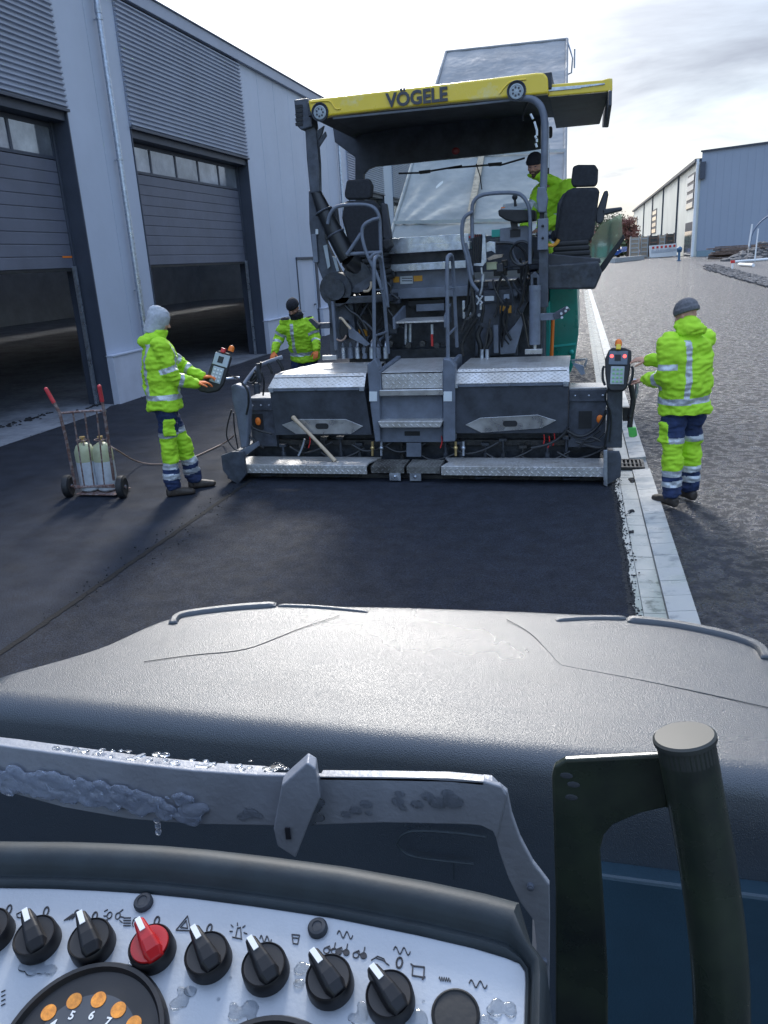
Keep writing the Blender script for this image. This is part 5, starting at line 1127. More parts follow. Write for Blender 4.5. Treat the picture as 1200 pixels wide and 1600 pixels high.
    finish(me, 'jacket', ['hivis', 'reflective', 'hat_dark'], t, wr=.024, wsc=(7,7,10), fn=jmat)
    # ---- trousers
    p = MB(); eloft(p, [(hip-up*.12, r, fu, .17, .14), (hip-up*.04, r, fu, .19, .15), (hip+up*.06, r, fu, .165, .125)], 20)
    for Hh, K, A in ((hL, kL, aL), (hR, kR, aR)):
        capsule(p, Hh, K, .112, .090, 16); capsule(p, K, A+Vector((0, 0, .03)), .090, .082, 16)
    for S_ in c.get('pockets', (1,)):
        Hh, K = (hL, kL) if S_ < 0 else (hR, kR); pc = Hh.lerp(K, .60)+r*S_*.094
        p.obox(pc, f, r, (Hh-K), .062, .020, .08)
    me = skin_over(p, .0085, 3); zg = base[2]
    def pmat(fc):
        mi = np.zeros(len(fc)); best = np.full(len(fc), 9.); tt = np.zeros(len(fc))
        for Hh, K, A in ((hL, kL, aL), (hR, kR, aR)):
            t1, d1 = segpar(fc, Hh, K); t2, d2 = segpar(fc, K, A); d_ = np.minimum(d1, d2); tv = np.where(d1 < d2, np.clip(t1, -1, 1), 1+np.clip(t2, 0, 1.3)); u_ = d_ < best; best = np.where(u_, d_, best); tt = np.where(u_, tv, tt)
        mi = np.where(tt > .82, 1, 0)                                  # hi-vis from mid thigh
        mi = np.where((tt > .70) & (tt <= .82), 2, mi)                 # upper reflective band
        mi = np.where((tt > 1.42) & (tt <= 1.56), 2, mi); mi = np.where((tt > 1.56) & (tt <= 1.66), 0, mi); mi = np.where((tt > 1.66) & (tt <= 1.80), 2, mi); mi = np.where(tt > 1.80, 0, mi)
        for S_ in c.get('pockets', (1,)):
            Hh, K = (hL, kL) if S_ < 0 else (hR, kR); pc = an(Hh.lerp(K, .60)+r*S_*.10); rel = fc-pc; mi = np.where((np.abs(rel@an(f)) < .07) & (np.abs(rel[:, 2]) < .10) & (rel@an(r)*S_ > -.005), 1, mi)
        return mi
    finish(me, 'trousers', ['navy', 'hivis', 'reflective'], t, wr=.021, wsc=(7, 7, 11), fn=pmat)
    # ---- boots
    for A, tdir in ((aL, c['tdL']), (aR, c['tdR'])):
        td = Vector(tdir).normalized(); x = td.cross(Vector((0, 0, 1))).normalized(); g = Vector((A.x, A.y, zg)); m = MB(); zz = Vector((0, 0, 1))
        capsule(m, A+zz*.02, g+zz*.05, .055, .052)
        secs = [(g-td*.075+zz*.045, x, zz, .020, .035), (g-td*.06+zz*.045, x, zz, .042, .045), (g+zz*.052, x, zz, .047, .052), (g+td*.08+zz*.046, x, zz, .048, .044), (g+td*.15+zz*.038, x, zz, .052, .036), (g+td*.20+zz*.032, x, zz, .042, .030), (g+td*.222+zz*.028, x, zz, .015, .016)]
        eloft(m, secs, 16, .8); me = skin_over(m, .007, 3)
        bm_ = finish(me, 'boot', ['boot'], t, wr=.003, wsc=(20, 20, 20))
    # ---- hat
    h = MB(); hc = c.get('hat')
    if hc == 'beanie':
        k_ = 1.06
        eloft(h, [(at(0, -.012, .028), hr, (ff+hup*-.12).normalized(), .083*k_, .102*k_), (at(0, -.010, .055), hr, ff, .086*k_, .105*k_), (at(0, -.012, .085), hr, ff, .080*k_, .098*k_), (at(0, -.014, .115), hr, ff, .062*k_, .078*k_), (at(0, -.016, .135), hr, ff, .036*k_, .048*k_), (at(0, -.016, .143), hr, ff, .008, .01)], 24)
        eloft(h, [(at(0, -.012, .018), hr, ff, .088*k_, .106*k_), (at(0, -.012, .05), hr, ff, .092*k_, .110*k_), (at(0, -.012, .056), hr, ff, .088*k_, .106*k_)], 24)
        if c.get('longhat'): eloft(h, [(at(0, -.04, -.05), hr, ff, .078, .085), (at(0, -.02, .03), hr, ff, .086, .104)], 24)
        me = skin_over(h, .006, 2); finish(me, 'beanie', [c.get('hatm', 'hat_dark')], t, wr=.002, wsc=(40, 40, 40))
    else:
        eloft(h, [(at(0, -.05, -.13), hr, ff, .085, .075), (at(0, -.03, -.07), hr, ff, .092, .100), (at(0, -.012, 0), hr, ff, .100, .112), (at(0, -.01, .06), hr, ff, .100, .115), (at(0, -.015, .11), hr, ff, .080, .098), (at(0, -.03, .142), hr, ff, .045, .06), (at(0, -.035, .152), hr, ff, .01, .015)], 24)
        m2 = skin_over(h, .007, 3)
        finish(m2, 'hood', [c.get('hatm', 'hood_fleece')], t, wr=.007, wsc=(16, 16, 12))
    return t
person('worker in grey beanie seen from behind, by the kerb, bare hands at the remote control', dict(
    base=(.88, 7.22, -.005), vs=(-1,), f=(-.52, .85, 0), hip=(.875, 7.24, .93), chest=(.865, 7.23, 1.32), head=(.845, 7.24, 1.665), face=(-.72, .62, -.32),
    eL=(.70, 7.10, 1.16), wL=(.545, 7.34, 1.10), eR=(.80, 7.56, 1.22), wR=(.575, 7.60, 1.255), hdL=(-.55, .80, -.02), hdR=(-.95, .25, -.02), hnL=(0, -.2, 1), hnR=(0, -.4, 1), tL=-1, tR=-1,
    kL=(.79, 7.15, .50), aL=(.80, 7.14, .10), kR=(.96, 7.34, .50), aR=(.985, 7.36, .10), tdL=(-.62, .78, 0), tdR=(-.5, .85, 0), hat='beanie', hatm='hat_grey', collar=1, cw=.03, curl=.45,
    hood=[((.862, 7.21, 1.59), .105, (1.15, 1.1, .75)), ((.885, 7.17, 1.55), .10, (1.2, 1.1, .75))], pockets=(-1,)))
person('worker with pale grey hood and orange gloves standing between the hand truck and the paver', dict(
    base=(-4.16, 7.25, 0), vs=(1,), f=(.80, .60, 0), hip=(-4.19, 7.22, 1.02), chest=(-4.19, 7.24, 1.43), head=(-4.15, 7.27, 1.79), face=(.78, .55, -.32), hs=1.08,
    eR=(-4.00, 7.13, 1.235), wR=(-3.83, 7.28, 1.17), eL=(-4.15, 7.62, 1.29), wL=(-3.92, 7.60, 1.18), hdR=(.85, .5, -.08), hdL=(.95, .25, 0), hnR=(0, 0, 1), hnL=(0, 0, 1), tL=-1, tR=1, gloves=1,
    kR=(-4.15, 7.15, .55), aR=(-4.17, 7.12, .10), kL=(-4.12, 7.34, .55), aL=(-4.07, 7.42, .10), tdR=(.9, .45, 0), tdL=(.85, .55, 0), hat='hood', collar=1, cw=.02,
    hood=[((-4.25, 7.19, 1.60), .10, (1.15, 1.1, .70)), ((-4.21, 7.21, 1.64), .09, (1.1, 1.1, .7))], pockets=(1,)))
person('worker in dark beanie facing the viewer and looking down, in front of the warehouse wall', dict(
    base=(-4.20, 11.5, 0), vs=(1,), f=(.1, -1, 0), hip=(-4.18, 11.56, .93), chest=(-4.19, 11.46, 1.31), head=(-4.22, 11.34, 1.655), face=(-.12, -.80, -.58),
    eR=(-4.52, 11.40, 1.20), wR=(-4.53, 11.18, 1.02), eL=(-3.93, 11.42, 1.20), wL=(-3.87, 11.24, 1.03), hdR=(-.05, -.6, -.6), hdL=(.0, -.6, -.6), hnR=(0, -.6, .6), hnL=(0, -.6, .6), tL=1, tR=-1, gloves=1,
    kR=(-4.34, 11.48, .50), aR=(-4.36, 11.52, .10), kL=(-4.12, 11.46, .50), aL=(-4.10, 11.50, .10), tdR=(-.2, -1, 0), tdL=(.2, -1, 0), hat='beanie', hatm='hat_dark', darkcollar=1, beard=1, cw=.015, hem=-.06, pockets=()))
person('bearded driver in black beanie leaning over on the paver platform beside the right seat', dict(
    base=(-.50, 9.95, 1.88), f=(-.62, -.78, 0), hip=(-.38, 10.05, 2.42), chest=(-.36, 9.88, 2.80), head=(-.575, 9.66, 3.17), face=(-.22, -.95, -.25),
    eR=(-.66, 9.85, 2.70), wR=(-.68, 9.60, 2.52), eL=(-.24, 9.62, 2.62), wL=(-.45, 9.48, 2.50), hdR=(-.3, -.9, -.2), hdL=(-.8, -.5, -.1), hnR=(0, 0, 1), hnL=(0, 0, 1), tL=1, tR=-1,
    kR=(-.62, 9.80, 2.22), aR=(-.60, 10.0, 1.99), kL=(-.42, 9.78, 2.25), aL=(-.40, 9.98, 1.99), tdR=(-.4, -.9, 0), tdL=(-.3, -.95, 0), hat='beanie', hatm='hat_dark', longhat=0, beard=1, hem=-.14, pockets=()))
# ================================================================== bottle trolley
ct = thing('hand_truck', 'rusty two wheeled hand truck with red grips carrying gas bottles on the left lane', 'hand truck', (-5.08, 7.0, 0))
YC = 7.0; yb, ytp = 7.05, 6.80
def cpt(u, v, Y=YC): return q(u, v, Y)
for a, b, c_ in (((72, 608), (96, 650), (118, 760)), ((155, 604), (164, 650), (178, 750))):
    p0, p1_, p2 = cpt(*a, 6.78), cpt(*b, 6.84), cpt(*c_, 7.02)
    m = MB(); m.tube([p0.lerp(p1_, .45), p1_, p2], .016, 10, 1); m.build('side_tube', 'rust_frame', ct, smooth=True)
    m = MB(); m.tube([p0, p0.lerp(p1_, .5)], .021, 12); m.ball(p0, .021, 6); m.build('grip', 'red_grip', ct, smooth=True)
tl, tr_ = cpt(92, 646, 6.84), cpt(165, 642, 6.84); bl, br = cpt(117, 762, 7.02), cpt(178, 758, 7.02)
m = MB(); m.tube([tl, (tl+tr_)/2+Vector((0, .06, .0)), tr_], .012, 8, 2); m.build('cross_bar', 'rust_frame', ct, smooth=True)
m = MB(); m.tube([bl, br], .013, 8); m.build('cross_bar', 'rust_frame', ct, smooth=True)
for k in (.25, .5, .76): m = MB(); m.tube([tl.lerp(tr_, k)+Vector((0, .04, 0)), bl.lerp(br, k)], .008, 8); m.build('rod', 'rust_frame', ct, smooth=True)
m = MB(); m.prism([(bl.x, 7.02, .035), (br.x, 7.02, .035), (br.x+.02, 7.30, .035), (bl.x-.01, 7.30, .035)], (0, 0, -.012)); m.build('toe_plate', 'rust_frame', ct, bevel=.003)
m = MB(); m.tube([(bl.x-.13, 7.02, .12), (br.x+.14, 7.02, .12)], .011, 8); m.build('axle', 'rust_frame', ct, smooth=True)
for x_ in (bl.x-.11, br.x+.06):
    c_ = Vector((x_, 7.02, .12)); m = MB(); m.lathe(c_, (1, .25, 0), [(.055, -.005), (.095, -.012), (.118, .0), (.122, .028), (.118, .055), (.095, .068), (.055, .062)], 28); w1 = m.build('wheel', 'rubber', ct, smooth=True)
    m = MB(); m.lathe(c_, (1, .25, 0), [(.001, .0), (.05, .0), (.058, .01), (.058, .05), (.05, .06), (.02, .062), (.02, .075), (.001, .075)], 22); m.build('rim', 'steel_slate', w1, smooth=True)
for i, (u, lab) in enumerate(((142, 'left one of the pale gas bottles standing on the hand truck'), (168, 'right one of the pale gas bottles standing on the hand truck'))):
    p0 = q(u, 748, 7.16); x_, y_ = p0.x-.02, 7.16+.02*i
    g = thing('gas_bottle', lab, 'gas bottle', (x_, y_, .04), 'gas bottles on the hand truck')
    rr = .105; m = MB(); m.lathe((x_, y_, .04), (0, 0, 1), [(.08, 0), (rr, .02), (rr, .33)], 28); m.build('cylinder', 'bottle_grey', g, smooth=True)
    m = MB(); m.lathe((x_, y_, .04), (0, 0, 1), [(rr+.0005, .33), (rr, .44), (.08, .50), (.04, .525), (.025, .53)], 28); m.build('shoulder', 'bottle_green', g, smooth=True)
    m = MB(); m.lathe((x_, y_, .565), (0, 0, 1), [(.018, 0), (.018, .03), (.012, .035), (.012, .05), (.03, .055), (.03, .07), (.001, .072)], 16); m.tube([(x_, y_, .59), (x_+.04, y_-.03, .59)], .012, 10); m.build('valve', 'brass', g, smooth=True)
    m = MB(); m.ring_torus((x_, y_, .60), (0, 0, 1), .062, .006, a0=.8, a1=5.4); m.tube([(x_+.043, y_+.045, .60), (x_+.05, y_+.045, .545)], .006, 6); m.tube([(x_+.039, y_-.048, .60), (x_+.045, y_-.05, .545)], .006, 6); m.build('collar', 'rust_frame', g, smooth=True)
# gas hose from the bottles to the screed
m = MB(); pts = [q(172, 697, 7.1)+Vector((0, 0, 0)), q(184, 704, 7.1), qz(212, 722, .02), qz(250, 727, .014), qz(300, 716, .014), qz(330, 702, .014), qz(355, 690, .014), q(366, 680, 7.9)]
m.tube(pts, .009, 8, 3); tag(m.build('gas_hose', 'tan_cable', smooth=True), 'thin brown gas hose lying on the asphalt between the bottle trolley and the screed', 'hose')
# ================================================================== the roller we stand on
mat('hood_plastic', (.026, .036, .048), .31, var=.08, vs=5, bump=.7, bs=520, rvar=.05, rvs=3, spec=1., bd=.0016)
mat('hood_panel', (.018, .045, .068), .42, var=.08, vs=4, bump=.08, bs=300, spec=.5)
mat('bracket_paint', (.27, .285, .32), .40, var=.10, vs=12, bump=.10, bs=150, rvar=.08, spec=.5)
mat('cowl_plastic', (.018, .027, .034), .58, var=.15, vs=30, bump=.08, bs=260, bd=.002)
mat('panel_alu', (.36, .39, .43), .45, .25, var=.05, vs=8, bump=.05, bs=300)
mat('knob_black', (.006, .006, .008), .45, var=.2, vs=60, rvar=.1)
mat('knob_red', (.42, .004, .006), .30, var=.1)
mat('ink', (.02, .022, .03), .5)
mat('gauge_face', (.055, .06, .07), .3, var=.1)
mat('gauge_orange', (.80, .27, .03), .45, var=.25, vs=200)
mat('handle_green', (.026, .036, .024), .28, var=.35, vs=12, rvar=.12, rvs=20, col2=(.012, .016, .016), thr=(.35, .6))
mat('cap_plastic', (.03, .034, .032), .5, var=.1)
mat('ice', (.62, .68, .80), .12, trans=.75, var=.05, vs=60, bump=.8, bs=120, bd=.004); MT['ice'].node_tree.nodes['Principled BSDF'].inputs['IOR'].default_value = 1.31
mat('water', (.80, .84, .88), .02, trans=1., var=.02); MT['water'].node_tree.nodes['Principled BSDF'].inputs['IOR'].default_value = 1.33
mat('snow', (.82, .86, .90), .7, var=.05, bump=.6, bs=300, bd=.003)
rl = thing('road_roller', 'dark grey road roller in the foreground with wet hood, control knobs and green grab handle', 'roller', (-.3, .7, 0))
R_ = lambda mb, name, m, **k: mb.build(name, m, k.pop('parent', rl), **k)
ZH = 1.45
Fo = [(-1.32, 1.15), (-1.20, 1.22), (-1.05, 1.37), (-.965, 1.53), (-.80, 1.625), (-.5, 1.66), (-.3, 1.672), (-.07, 1.68), (.16, 1.675), (.31, 1.625), (.40, 1.53), (.50, 1.38), (.62, 1.24), (.72, 1.15)]
Re = [-1.32, -1.2, -1.1, -.98, -.80, -.5, -.3, -.1, .15, .30, .42, .54, .64, .72]
def ipl(tb, f):
    k = f*(len(tb)-1); i = min(int(k), len(tb)-2); t = k-i; p = [tb[max(i-1, 0)], tb[i], tb[i+1], tb[min(i+2, len(tb)-1)]]
    return .5*((2*p[1])+(-p[0]+p[2])*t+(2*p[0]-5*p[1]+4*p[2]-p[3])*t*t+(-p[0]+3*p[1]-3*p[2]+p[3])*t*t*t)
NC = 90; cols = []
for i in range(NC+1):
    f = i/NC; fx = ipl([p[0] for p in Fo], f); fy = ipl([p[1] for p in Fo], f); rx = ipl(Re, f); ry = 1.175
    side = max(0, (abs(f-.5)-.40)/.10); drop = .12*side**2.2
    crown = .004*math.sin(PI*min(1, max(0, (f-.12)/.76)))
    c = []
    # front skirt, front roll, top, rear roll, rear face
    dx, dy = (fx-rx), (fy-ry); L_ = max(math.hypot(dx, dy), .02); ux, uy = dx/L_, dy/L_
    for zz in (1.05, 1.2, ZH-.10): c.append((fx+ux*.030, fy+uy*.030, zz-drop))
    for a in (15, 35, 55, 75): a = rad(a); c.append((fx+ux*.030*math.cos(a), fy+uy*.030*math.cos(a), ZH-.05+.05*math.sin(a)-drop))
    NT = 26
    for j in range(NT+1):
        t = 1-j/NT; zt = ZH+crown*math.sin(PI*min(1, t*1.0))-drop
        # outer thirds sit a few millimetres lower, beyond the moulded crease
        cr = .24+.10*t if f < .5 else .70-.0*t
        lo = 0
        if f < .5 and t > .30: lo = 0
        if f > .5 and t > .30: lo = 0
        c.append((rx+dx*t, ry+dy*t, zt-lo))
    for a in (20, 40, 60, 78): a = rad(a); c.append((rx, ry-.05*math.sin(a), ZH-.05+.05*math.cos(a)-drop))
    for zz in (ZH-.10, ZH-.16, ZH-.21, 1.2, 1.0, .8, .39): c.append((rx, ry-.055-(.0 if zz > 1.2 else 0), zz-drop*.6))
    cols.append([Vector(p) for p in c])
m = MB(); m.rings(cols, cap=False, closed=False); hd_ = R_(m, 'hood', 'hood_plastic', smooth=True)
hd_.data.polygons.foreach_set('use_smooth', [True]*len(hd_.data.polygons))
for k_, (pts, r_) in enumerate((([(270, 975), (276, 962), (310, 956), (370, 949), (432, 945)], .0105), ([(435, 946), (480, 947), (530, 951), (575, 956)], .005), ([(980, 968), (1040, 973), (1110, 986), (1160, 999), (1190, 1012), (1199, 1030)], .0115), ([(868, 969), (920, 965), (978, 966)], .007))):
    m = MB(); P_ = MB(); Q_ = [qz(u, v, ZH+.001) for u, v in pts]
    for _ in range(2): Q_ = [Q_[0]]+[x for a, b in zip(Q_, Q_[1:]) for x in (a*.75+b*.25, a*.25+b*.75)]+[Q_[-1]]
    rr_ = []
    for i_, p in enumerate(Q_):
        tg = (Q_[min(i_+1, len(Q_)-1)]-Q_[max(i_-1, 0)]).normalized(); nn_ = Vector((-tg.y, tg.x, 0)); e_ = min(1, min(i_, len(Q_)-1-i_)/2+.3)
        rr_.append([p+nn_*y_*r_+Vector((0, 0, z_*r_*e_)) for y_, z_ in ((-1.3, -1), (-1.05, .35), (-.6, .75), (.5, .75), (1.0, .3), (1.2, -1))])
    m.rings(rr_); R_(m, 'hood_lip', 'hood_plastic', parent=hd_, smooth=True)
def surf(u, v): return qz(u, v, ZH+.0038)
for pts in ([(225, 1034), (300, 1023), (380, 1017), (425, 1000), (470, 981), (530, 962)], [(792, 968), (826, 986), (850, 1010), (874, 1038), (884, 1041), (1000, 1062), (1100, 1083), (1230, 1112)]):
    m = MB(); m.tube([surf(u, v) for u, v in pts], .0007, 6, 2); R_(m, 'hood_seam', 'cowl_plastic', parent=hd_)
# lower rear panel with bright lip
m = MB(); a = q(868, 1366, 1.09); m.prism([(.035, 1.085, 1.262), (.75, 1.085, 1.262), (.75, 1.085, .4), (.035, 1.085, .4)], (0, .04, 0)); R_(m, 'rear_panel', 'hood_panel', bevel=.006)
m = MB(); m.tube([q(620, 1318, 1.10), q(628, 1303, 1.10), q(650, 1297, 1.10), q(720, 1302, 1.10), q(760, 1308, 1.10)], .0022, 6, 2); m.tube([q(620, 1318, 1.10), q(630, 1333, 1.10), q(655, 1341, 1.10), q(740, 1350, 1.10)], .0022, 6, 2); m.tube([q(709, 1346, 1.10), q(709, 1374, 1.10)], .0015, 6); R_(m, 'recess_edge', 'cowl_plastic')
m = MB(); m.box((-1.3, -.5, .25), (.72, 1.10, .40)); R_(m, 'platform', 'rubber', bevel=.01)
m = MB(); m.tube([(-1.15, 1.66, .50), (.55, 1.66, .50)], .50, 48); R_(m, 'drum', 'steel_dark', smooth=True)
# canopy, posts, seat and rear body out of view, added to darken hood reflections
m = MB(); m.box((-1.05, -2.0, 2.92), (.62, -.15, 3.0)); R_(m, 'unseen_canopy', 'canopy_black', bevel=.03)
for x_ in (-.98, .55): m = MB(); m.box((x_-.04, -1.9, .7), (x_+.04, -1.8, 2.93)); R_(m, 'unseen_canopy_post', 'steel_dark', bevel=.01)
m = MB(); m.box((-.75, -1.3, 1.0), (-.25, -.8, 1.15)); m.box((-.75, -1.4, 1.1), (-.25, -1.28, 1.7)); R_(m, 'seat', 'seat_fabric', bevel=.04)
m = MB(); m.box((-1.15, -3.2, .8), (.6, -1.5, 1.55)); R_(m, 'unseen_rear_body', 'steel_dark', bevel=.08)
# ---- guard bracket
YG = .62
def gp(u, v, dy=0.): return q(u, v, YG)+Vector((0, dy, 0))
top = [(-60, 1158), (0, 1165), (100, 1179), (200, 1193), (300, 1204), (400, 1211), (500, 1213), (650, 1215), (755, 1221), (782, 1229), (792, 1244)]
bot = [(-60, 1218), (0, 1235), (100, 1262), (200, 1280), (300, 1288), (440, 1291), (600, 1286), (735, 1289), (752, 1291), (770, 1300), (776, 1312)]
def strip(mb, A, B, thick, dy=0.):
    rs = []
    for (a, b) in zip(A, B):
        pa, pb = gp(*a, dy), gp(*b, dy); rs.append([pa, pb, pb+Vector((0, thick, 0)), pa+Vector((0, thick, 0))])
    mb.rings(rs)
bs = [(a[0], b[1]) for a, b in zip(top, bot)]
m = MB(); strip(m, top, bot, .006); br = R_(m, 'guard_bracket', 'bracket_paint', bevel=.0015)
m = MB(); t2 = [(u, v+1) for u, v in top[:7]]; rs = []
for u, v in top[:6]:
    a = gp(u, v+14); rs.append([a+Vector((0, .006, 0)), a+Vector((0, .030, 0)), a+Vector((0, .030, -.004)), a+Vector((0, .006, -.004))])
m.rings(rs); R_(m, 'guard_floor', 'bracket_paint', parent=br)
m = MB(); bk = [q(u, v, YG+.032) for u, v in ((-40, 1150), (18, 1159), (120, 1174), (220, 1188), (320, 1199), (425, 1208))]
m.rings([[p, p-Vector((0, 0, .026)), p+Vector((0, .005, -.026)), p+Vector((0, .005, 0))] for p in bk]); R_(m, 'guard_back', 'bracket_paint', parent=br, bevel=.001)
m = MB(); m.rings([[p, p+Vector((0, .010, 0)), p+Vector((0, .010, -.004)), p+Vector((0, 0, -.004))] for p in (gp(500, 1213), gp(600, 1214), gp(700, 1216), gp(755, 1221))]); R_(m, 'guard_top', 'bracket_paint', parent=br)
# bent leg of the bracket, a deep channel
out_ = [(778, 1228), (792, 1240), (799, 1275), (812, 1312), (832, 1350), (858, 1384), (859, 1440), (857, 1640)]
inn_ = [(762, 1292), (772, 1302), (780, 1335), (794, 1375), (812, 1412), (834, 1442), (838, 1480), (836, 1640)]
m = MB(); rs = []
for a, b in zip(out_, inn_):
    pa, pb = gp(*a), gp(*b); o5 = Vector((0, .0015, 0)); rs.append([pa+o5, pb+o5, pb+Vector((0, .0085, 0)), pa+Vector((0, .0085, 0))])
m.rings(rs); leg = R_(m, 'guard_leg', 'bracket_paint', parent=br, bevel=.0015)
m = MB(); rs = []
for b in [(748, 1290)]+inn_:
    pb = gp(*b); o_ = .075; rs.append([pb+Vector((0, .007, 0)), pb+Vector((-.008, o_, .0)), pb+Vector((-.004, o_, .003)), pb+Vector((.005, .007, .003))])
m.rings(rs); R_(m, 'guard_web', 'bracket_paint', parent=br)
for (u, v) in ((829, 1385), (850, 1502), (850, 1528)): m = MB(); p = gp(u, v); m.tube([p+Vector((0, -.003, 0)), p+Vector((0, .004, 0))], .0035, 12); m.ball(p+Vector((0, -.002, 0)), .0032, 6, (1, .6, 1)); R_(m, 'rivet', 'steel_slate', parent=br, smooth=True)
m = MB()
pl = [(447, 1216), (486, 1181), (499, 1189), (506, 1236), (494, 1262), (468, 1328), (440, 1310), (434, 1284)]
m.prism([gp(u, v, -.012) for u, v in pl], (-.004, .016, .001)); tb = R_(m, 'bracket_tab', 'bracket_paint', parent=br, bevel=.0015)
m = MB(); p = gp(457, 1288, -.0135); m.obox(p, (1, 0, .2), (0, 1, 0), (0, 0, 1), .0030, .0008, .0075); R_(m, 'tab_hole', 'ink', parent=tb, bevel=.002)
def blob(name, balls, mt, vox, par, wr=0.):
    m = MB()
    for p, r, sc in balls: m.ball(p, r, 8, sc)
    me = skin_over(m, vox, 1); return finish(me, name, [mt], par, wr=wr, wsc=(90, 90, 90))
random.seed(12); bl_ = []
for i in range(170):
    u = random.uniform(-15, 318); k = (u+15)/333; vt = 1188+(u)*.168; vb = 1232+u*.165; v = random.uniform(vt+6, max(vt+8, vb-2)); p = gp(u, v, -.004)
    bl_.append((p, random.uniform(.003, .009), (1.25, .42, .9)))
bl_ += [(gp(316, 1262, -.001), .009, (1, .5, .8)), (gp(300, 1262, -.001), .010, (1.2, .5, .9))]
blob('ice_crust', bl_, 'ice', .0018, br, .0012)
for nm_, pts in (('water_drop', [(380, 1276, .006), (392, 1270, .008), (404, 1274, .005)]), ('water_drop', [(541, 1272, .005), (556, 1266, .006), (572, 1256, .006), (576, 1270, .004)]), ('water_drop', [(625, 1240, .005), (622, 1252, .006), (630, 1262, .004)]), ('water_drop', [(652, 1256, .006), (668, 1244, .006), (684, 1254, .008), (700, 1240, .006), (708, 1252, .009)]), ('water_drop', [(492, 1250, .009), (500, 1268, .007), (487, 1275, .006), (502, 1245, .006)])):
    blob(nm_, [(gp(u, v, -.0005 if u not in (492, 500, 487, 502) else -.008), r, (1.25, .3, .9)) for u, v, r in pts], 'water', .0014, br)
blob('ice_drip', [(gp(244, 1282, .002), .0045, (1, 1, 1)), (gp(245, 1292, .002), .0038, (.9, .9, 1.3)), (gp(246, 1302, .002), .0036, (1, 1, 1.2))], 'ice', .0010, br)
rs_ = []; random.seed(14)
for i in range(60): u = random.uniform(60, 440); rs_.append((gp(u, 1178+u*.083 if u < 300 else 1204+(u-300)*.06, random.uniform(.010, .028))+Vector((0, 0, -.004)), random.uniform(.0025, .0045), (1.6, 1, .40)))
blob('meltwater', rs_, 'water', .0022, br, .0008)
# ---- control panel
nP = Vector((0, -math.sin(rad(15)), math.cos(rad(15)))).normalized()
d0 = ray(400, 1480); p0 = Vector((d0[0], d0[1], d0[2]))*(-.46/d0[2])+Vector((0, 0, H))
def pan(u, v, h=0.):
    d = Vector(ray(u, v)); c_ = Vector((0, 0, H)); pp = p0+nP*h; t = (pp-c_).dot(nP)/d.dot(nP); return c_+d*t
PX = Vector((1, 0, 0)); PY = nP.cross(PX).normalized()
edge = [(-80, 1385), (0, 1387), (80, 1388), (150, 1391), (230, 1396), (300, 1403), (400, 1416), (520, 1434), (650, 1460), (740, 1481), (790, 1496), (812, 1505), (821, 1518), (822, 1535), (820, 1600), (816, 1720)]
m = MB(); m.prism([pan(u, v) for u, v in edge]+[pan(-80, 1760)], -nP*.006); pn = R_(m, 'control_panel', 'panel_alu', bevel=.0008)
prof = [(-.008, 0), (.001, 0), (.0035, .0015), (.0045, .004), (.0035, .0065), (.0025, .008), (.004, .0095), (.010, .012), (.0145, .017), (.016, .024), (.013, .031), (.004, .038), (-.06, .045), (-.30, .05)]
rs = []; E_ = [pan(u, v) for u, v in edge]
for i, p in enumerate(E_):
    tg = (E_[min(i+1, len(E_)-1)]-E_[max(i-1, 0)]).normalized(); o_ = tg.cross(nP)*-1; o_.normalize()
    if o_.dot(p-pan(350, 1600)) < 0: o_ = -o_
    sc = 1 if i < 11 else .38
    rs.append([p+nP*h*(1 if i < 11 else .8)+o_*d*sc for h, d in prof])
m = MB(); m.rings(rs, cap=False, closed=False); cw = R_(m, 'panel_cowl', 'cowl_plastic', smooth=True)
def knob(u, v, r, ang, col='knob_black'):
    ang += rad(20)
    c = pan(u, v+6); k = r/.0175
    m = MB(); m.lathe(c, nP, [(r*1.03, 0), (r*1.03, .003), (r, .012*k), (r*.94, .0135*k), (r*.88, .0125*k), (.0001, .0115*k)], 40); kb = R_(m, 'rotary_knob', 'knob_black', parent=pn, smooth=True)
    if col == 'knob_red': m = MB(); m.lathe(c+nP*.0118, nP, [(r*.86, 0), (r*.84, .0014), (r*.5, .0018), (r*.3, .0006), (.0001, .0006)], 32); R_(m, 'red_insert', 'knob_red', parent=kb, smooth=True)
    D = (PX*math.cos(ang)+PY*math.sin(ang)).normalized(); S_ = nP.cross(D)
    w0, w1 = .20*r, .29*r; hb, ht = .010*k, .0235*k
    secs = []
    for t, w_, h_ in ((-.88, .30, .016*k), (-.5, .40, .020*k), (0, .36, .0225*k), (.5, .30, .0235*k), (1.02, .24, .0235*k), (1.22, .20, .0200*k)):
        cc = c+D*r*t; secs.append([cc+S_*w_*r*1.25+nP*hb, cc+S_*w_*r+nP*h_*.92, cc+S_*w_*r*.7+nP*h_, cc-S_*w_*r*.7+nP*h_, cc-S_*w_*r+nP*h_*.92, cc-S_*w_*r*1.25+nP*hb])
    m = MB(); m.rings(secs); R_(m, 'pointer', col, parent=kb, bevel=.0008)
    m = MB(); a = c+D*r*.42+nP*(.0236*k); b = c+D*r*1.12+nP*(.0240*k); m.obox((a+b)/2, D, S_, nP, (b-a).length/2, r*.125, .0004); R_(m, 'white_mark', 'white_paint', parent=kb)
    return kb
for (u, v, an_, c_, r_) in ((-10, 1456, 118, 'knob_black', .0157), (62, 1468, 116, 'knob_black', .0157), (147, 1473, 114, 'knob_black', .0157), (241, 1483, 118, 'knob_red', .0157), (328, 1496, 118, 'knob_black', .0157), (417, 1514, 118, 'knob_black', .0157), (517, 1534, 120, 'knob_black', .0157), (611, 1560, 120, 'knob_black', .0157)):
    knob(u, v, r_, rad(an_), c_)
